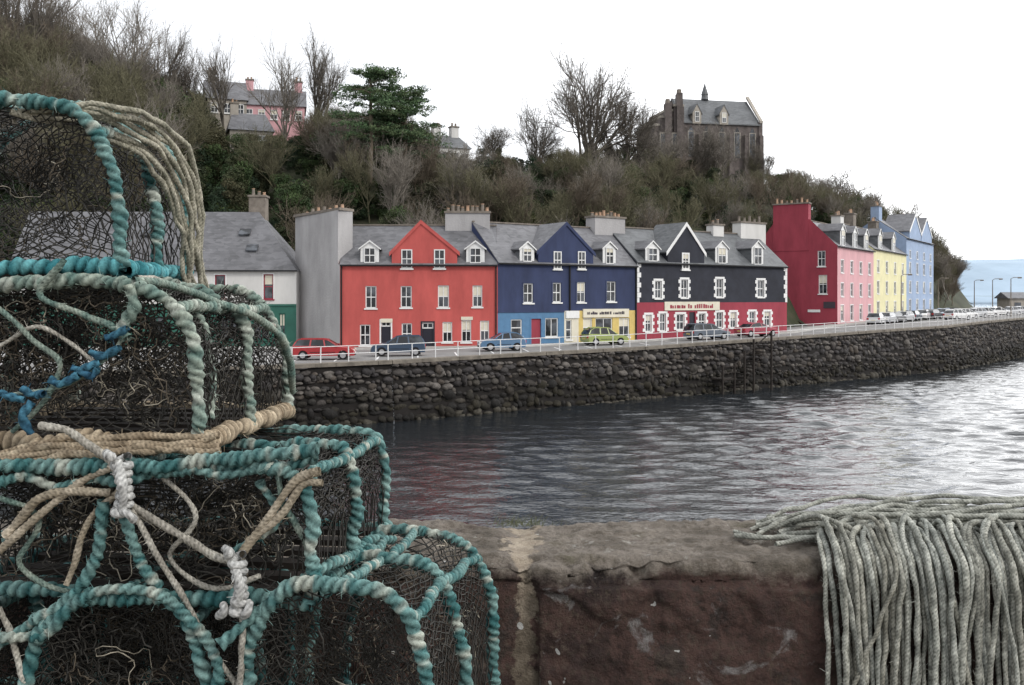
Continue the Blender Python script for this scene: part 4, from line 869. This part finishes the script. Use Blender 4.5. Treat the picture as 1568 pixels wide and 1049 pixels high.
def creel(name,cf,cb,z0,W,H,Hb,p,frame,base,seed,topbars=(.5,.28,.72),wr=.0135,netr=.0015,dens=22,tangle=50,inner=True,bp_=(.021,1,1.1),wob=.008,njit=.003,lo=False):
    root=empty(name,(0,0,0)); cf=np.array(cf,float); cb=np.array(cb,float); ax=cb-cf; L=np.linalg.norm(ax); ax/=L; ud=np.array([ax[1],-ax[0]])
    if ud[0]<0: ud=-ud
    def arch(a,v,sc_=1.0):
        th=math.pi*a; c_=math.cos(th); s_=max(math.sin(th),0); y=-W/2*math.copysign(abs(c_)**p,c_); h=(H*(1-v)+Hb*v)*s_**p
        sag=1-.07*abs(math.sin(2*math.pi*v)) 
        if sc_!=1.0: sag=1
        q=cf+ax*L*v+ud*y*sag; 
        nn=mnoise.noise((a*3+seed*7,v*3,seed)); n2=mnoise.noise((a*3+seed*3,v*3,seed+9))
        return np.array([q[0]+wob*nn*2,q[1]+wob*n2,z0+h*sag+wob*1.5*n2*min(1,h*8)])
    A=Acc(); fz=0 if lo else 260; stp=.008 if lo else .0036
    for v in (0,.5,1):
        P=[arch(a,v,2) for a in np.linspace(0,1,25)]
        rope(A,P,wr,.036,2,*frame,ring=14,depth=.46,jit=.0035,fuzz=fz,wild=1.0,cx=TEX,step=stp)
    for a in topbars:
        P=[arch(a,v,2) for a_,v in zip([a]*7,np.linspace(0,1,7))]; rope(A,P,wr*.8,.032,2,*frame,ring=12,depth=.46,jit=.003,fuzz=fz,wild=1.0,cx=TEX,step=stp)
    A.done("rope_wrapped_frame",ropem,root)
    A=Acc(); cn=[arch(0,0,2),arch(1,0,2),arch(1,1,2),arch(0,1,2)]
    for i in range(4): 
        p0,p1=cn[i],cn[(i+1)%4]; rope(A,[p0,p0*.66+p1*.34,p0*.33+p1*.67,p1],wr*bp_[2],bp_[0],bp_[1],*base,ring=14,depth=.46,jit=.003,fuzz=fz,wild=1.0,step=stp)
    A.done("base_frame",ropem,root)
    mb=MB()
    for i in range(6):
        v=.08+.17*i; p0=arch(0,v,2); p1=arch(1,v,2); d_=np.array([ax[0],ax[1],0])*.018
        mb.hexa([p0-d_-[0,0,.006],p1-d_-[0,0,.006],p1+d_-[0,0,.006],p0+d_-[0,0,.006],p0-d_+[0,0,.006],p1-d_+[0,0,.006],p1+d_+[0,0,.006],p0+d_+[0,0,.006]],'timber_dark')
    mb.done("floor_slats",root)
    A=Acc(); netgrid(A,lambda a,b_:arch(a,b_),int(dens*1.7),dens-4,netr,njit)
    if inner: netgrid(A,lambda a,b_:arch(a,b_)*.965+.035*np.array([cf[0],cf[1]+.2,z0+.1]),int(dens*1.1),dens-9,netr*.9,.01)
    def endf(v0,sg):
        mid=cf+ax*L*(v0+sg*.28); M3=np.array([mid[0],mid[1],z0+H*.48])
        def S(a,b_):
            if a<.75: P=arch(a/.75,v0,2)
            else: t=(a-.75)/.25; P=arch(1,v0,2)*(1-t)+arch(0,v0,2)*t
            q=b_*.82; return P*(1-q)+M3*q
        return S
    if not lo: netgrid(A,endf(0,1),40,8,netr,.0025); netgrid(A,endf(1,-1),28,6,netr,.003)
    A.done("netting",netm,root)
    r=np.random.default_rng(seed)
    for nm,mt,cnt,rad in (("tangled_netting",netm,tangle,.0017),("tangled_brown_twine",netg,int(tangle*.9),.0013),("tangled_pale_twine",netb,tangle//4,.0011)):
        A=Acc()
        for _ in range(cnt):
            a,v=r.uniform(.05,.95),r.uniform(0,1)**1.5; d=r.normal(0,1,3); P=[]; s=r.uniform(.3,.97)
            c0=np.array([*(cf+ax*L*v),z0+.02]); q=c0*(1-s)+arch(a,v)*s
            for k in range(46):
                d=d+r.normal(0,.7,3); d/=np.linalg.norm(d); q2=q+d*.012
                rel=q2[:2]-(cf+ax*L*.5); uu=rel@ud; vv=rel@ax
                if abs(uu)>W*.46 or abs(vv)>L*.48 or q2[2]<z0+.01 or q2[2]>z0+H*(1-abs(uu/(W/2))**2.2)**.5-.01: d=-d+r.normal(0,.3,3); d/=np.linalg.norm(d); continue
                q=q2; P.append(q.copy())
            if len(P)>4: A.add(*tube(np.array(P),rad,3))
        if A.n: A.done(nm,mt,root)
    return root
creel("lobster_creel",(-.935,1.76),(-.985,2.26),8.06,.46,.30,.36,.62,TE,CY,1,topbars=(.5,.3,.72),tangle=10,inner=False,bp_=(.022,1,1.25),dens=20)
creel("lobster_creel",(-.80,1.74),(-.765,2.25),7.75,.50,.285,.28,.55,GR,TAN,2,topbars=(.5,.3,.75),tangle=75,bp_=(.018,1,1.35))
creel("lobster_creel",(-.66,1.70),(-.60,2.23),7.49,.64,.23,.22,.28,TE,TE,3,topbars=(.5,.22,.78),dens=22,tangle=90)
creel("lobster_creel",(-.292,1.62),(-.20,2.12),7.14,.33,.385,.35,.55,TE,TE,4,topbars=(.5,.3,.7),tangle=18,inner=False,dens=20,njit=.0015)
creel("lobster_creel",(-.665,1.66),(-.66,2.2),7.14,.33,.36,.33,.6,TE,TE,5,topbars=(.5,.3,.7),tangle=60)
creel("lobster_creel",(-1.12,1.66),(-1.12,2.2),7.14,.40,.33,.33,.5,TE,TE,6,tangle=40)
for (x,y) in ((-.27,1.62),(-.70,1.62),(-1.15,1.62)):
    for z in (6.80,6.46): creel("lobster_creel",(x,y),(x+.03,y+.55),z,.42,.32,.32,.45,TE,TE,9,tangle=0,dens=12,inner=False,lo=True)
root=empty("creel_ropes"); A=Acc()
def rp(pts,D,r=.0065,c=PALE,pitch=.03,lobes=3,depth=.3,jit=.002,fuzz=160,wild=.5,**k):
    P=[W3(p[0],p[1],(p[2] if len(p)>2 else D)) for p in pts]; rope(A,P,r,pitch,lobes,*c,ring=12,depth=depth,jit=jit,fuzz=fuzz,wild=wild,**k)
F0=1.655
TW=dict(pitch=.034,lobes=2,depth=.46,jit=.004,fuzz=260,wild=1.0,cx=TEX,step=.0036)
OT=((.26,.22,.16),(.48,.42,.33))
for i in range(8):
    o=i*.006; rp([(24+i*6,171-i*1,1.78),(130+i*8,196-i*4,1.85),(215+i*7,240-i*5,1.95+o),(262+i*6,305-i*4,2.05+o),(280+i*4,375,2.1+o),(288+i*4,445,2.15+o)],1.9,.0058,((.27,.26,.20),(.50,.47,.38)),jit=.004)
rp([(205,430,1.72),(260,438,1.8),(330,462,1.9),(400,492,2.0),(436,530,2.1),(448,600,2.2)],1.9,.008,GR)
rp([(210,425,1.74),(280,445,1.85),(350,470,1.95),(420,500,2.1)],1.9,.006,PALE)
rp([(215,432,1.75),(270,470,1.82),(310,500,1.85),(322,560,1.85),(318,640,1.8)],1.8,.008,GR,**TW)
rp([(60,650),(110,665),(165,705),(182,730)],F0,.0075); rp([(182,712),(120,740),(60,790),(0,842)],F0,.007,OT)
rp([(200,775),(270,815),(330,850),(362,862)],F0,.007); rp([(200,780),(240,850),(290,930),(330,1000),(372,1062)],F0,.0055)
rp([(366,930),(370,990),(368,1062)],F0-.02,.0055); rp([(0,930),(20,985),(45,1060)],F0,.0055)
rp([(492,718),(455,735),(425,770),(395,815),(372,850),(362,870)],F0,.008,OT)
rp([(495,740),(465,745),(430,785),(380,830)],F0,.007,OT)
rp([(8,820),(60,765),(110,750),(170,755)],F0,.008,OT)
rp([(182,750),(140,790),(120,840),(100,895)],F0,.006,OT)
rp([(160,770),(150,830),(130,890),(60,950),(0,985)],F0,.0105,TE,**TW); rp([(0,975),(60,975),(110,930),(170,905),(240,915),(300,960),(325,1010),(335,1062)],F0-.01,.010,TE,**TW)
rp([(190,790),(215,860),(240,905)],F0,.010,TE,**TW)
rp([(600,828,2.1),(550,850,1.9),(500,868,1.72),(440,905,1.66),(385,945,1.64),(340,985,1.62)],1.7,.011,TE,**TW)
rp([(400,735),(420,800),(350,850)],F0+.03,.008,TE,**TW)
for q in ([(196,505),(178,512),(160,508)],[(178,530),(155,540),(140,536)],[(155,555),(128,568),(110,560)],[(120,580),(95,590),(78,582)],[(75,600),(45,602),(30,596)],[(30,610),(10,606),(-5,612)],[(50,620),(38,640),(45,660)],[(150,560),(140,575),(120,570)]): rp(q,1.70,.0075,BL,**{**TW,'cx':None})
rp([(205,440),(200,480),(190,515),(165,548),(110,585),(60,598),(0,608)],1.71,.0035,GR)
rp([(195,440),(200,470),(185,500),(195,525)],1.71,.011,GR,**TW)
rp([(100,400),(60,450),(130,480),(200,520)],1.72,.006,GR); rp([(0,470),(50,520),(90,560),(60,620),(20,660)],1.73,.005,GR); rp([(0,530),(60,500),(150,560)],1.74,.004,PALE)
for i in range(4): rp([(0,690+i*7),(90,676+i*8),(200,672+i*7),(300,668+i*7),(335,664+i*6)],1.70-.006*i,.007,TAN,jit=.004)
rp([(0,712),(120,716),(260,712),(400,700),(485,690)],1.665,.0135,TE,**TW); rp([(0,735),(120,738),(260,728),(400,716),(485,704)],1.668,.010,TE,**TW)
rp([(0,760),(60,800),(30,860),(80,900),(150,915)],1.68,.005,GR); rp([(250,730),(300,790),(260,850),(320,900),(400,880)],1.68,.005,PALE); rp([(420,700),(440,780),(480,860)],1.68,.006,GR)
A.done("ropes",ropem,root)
A=Acc()
def knot(x0,y0,y1,D,wr,turns):
    P=[]
    for i in range(turns*12+1):
        t=i/(turns*12); y=y0+(y1-y0)*t; a=i/12*2*math.pi; c=W3(x0+6*math.sin(t*3),y,D); rr=wr*(.55+.5*abs(math.cos(t*math.pi)))
        P.append((c[0]+rr*math.cos(a),c[1]+rr*math.sin(a),c[2]+rr*.25*math.sin(a+1)))
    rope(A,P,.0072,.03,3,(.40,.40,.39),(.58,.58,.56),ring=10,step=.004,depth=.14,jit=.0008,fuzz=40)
knot(185,702,786,F0-.012,.011,7); knot(362,852,938,F0-.02,.009,7)
for (a,b_) in (((170,702),(160,692)),((185,782),(205,795)),((350,850),(345,842)),((345,925),(335,945)),((380,925),(372,945)),((180,705),(188,785)),((358,860),(366,930))):
    rope(A,[W3(*a,F0-.02),W3((a[0]+b_[0])/2+4,(a[1]+b_[1])/2,F0-.034),W3(*b_,F0-.02)],.008,.03,3,(.40,.40,.39),(.58,.58,.56),ring=10,depth=.15)
A.done("knots",ropem,root)
root=empty("rope_coil"); A=Acc(); CC=((.20,.205,.18),(.47,.475,.42))
rr=random.Random(5)
def strand(x,layer,lean,top_y,dxt,bow=0,zend=6.68):
    o=.013*layer
    P=[(x+dxt,top_y,7.402+o*.7),(x+dxt*.6,top_y-.05,7.415+o),(x+dxt*.18,2.40,7.425+o+rr.uniform(0,.02)),(x+.0,2.325,7.415+o*.9),(x-.004,2.275-o,7.37),(x+lean*.2+bow*.6,2.266-o,7.25),(x+lean*.5+bow,2.264-o+rr.uniform(-.012,.002),7.08),(x+lean*.8+bow*.4,2.268-o,6.88),(x+lean,2.272-o,zend)]
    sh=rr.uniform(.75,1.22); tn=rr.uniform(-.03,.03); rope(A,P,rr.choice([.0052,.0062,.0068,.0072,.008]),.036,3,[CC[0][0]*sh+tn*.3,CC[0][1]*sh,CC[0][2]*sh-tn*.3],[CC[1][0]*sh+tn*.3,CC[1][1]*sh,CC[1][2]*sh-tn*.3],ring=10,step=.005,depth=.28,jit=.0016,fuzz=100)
for i in range(36): strand(.735+i*.0155+rr.gauss(0,.003),0,rr.gauss(.0,.014)+.01,2.5+rr.uniform(-.05,.12),rr.uniform(.02,.12),rr.gauss(0,.004))
for i in range(24): strand(.745+i*.0225+rr.gauss(0,.01),1,rr.gauss(0,.05),2.5+rr.uniform(-.05,.12),rr.uniform(.0,.30),rr.gauss(0,.014))
for i in range(16): strand(.755+i*.034+rr.gauss(0,.014),2,rr.gauss(0,.085),2.5+rr.uniform(-.05,.12),rr.uniform(-.1,.35),rr.gauss(0,.024))
for i in range(28):
    y=2.38+.29*rr.random(); z=7.405+rr.uniform(0,.055); x0=rr.uniform(.62,.88); s=rr.uniform(-.08,.08)
    P=[(x0,y+s+.02,7.40),(x0+.12,y,z),(x0+.3,y+rr.gauss(0,.045),z+.01),(x0+.55,y+rr.gauss(0,.045),z+.01),(x0+.85,y+rr.gauss(0,.05),z),(x0+1.2,y+s,7.405)]
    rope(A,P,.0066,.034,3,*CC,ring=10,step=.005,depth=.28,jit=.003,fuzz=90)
for s in range(3):
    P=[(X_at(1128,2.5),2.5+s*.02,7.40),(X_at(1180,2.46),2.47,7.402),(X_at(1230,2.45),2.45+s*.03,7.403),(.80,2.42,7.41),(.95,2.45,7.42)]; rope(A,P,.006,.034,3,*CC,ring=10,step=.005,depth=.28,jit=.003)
A.done("strands",ropem,root)
print("objects",len(bpy.data.objects))
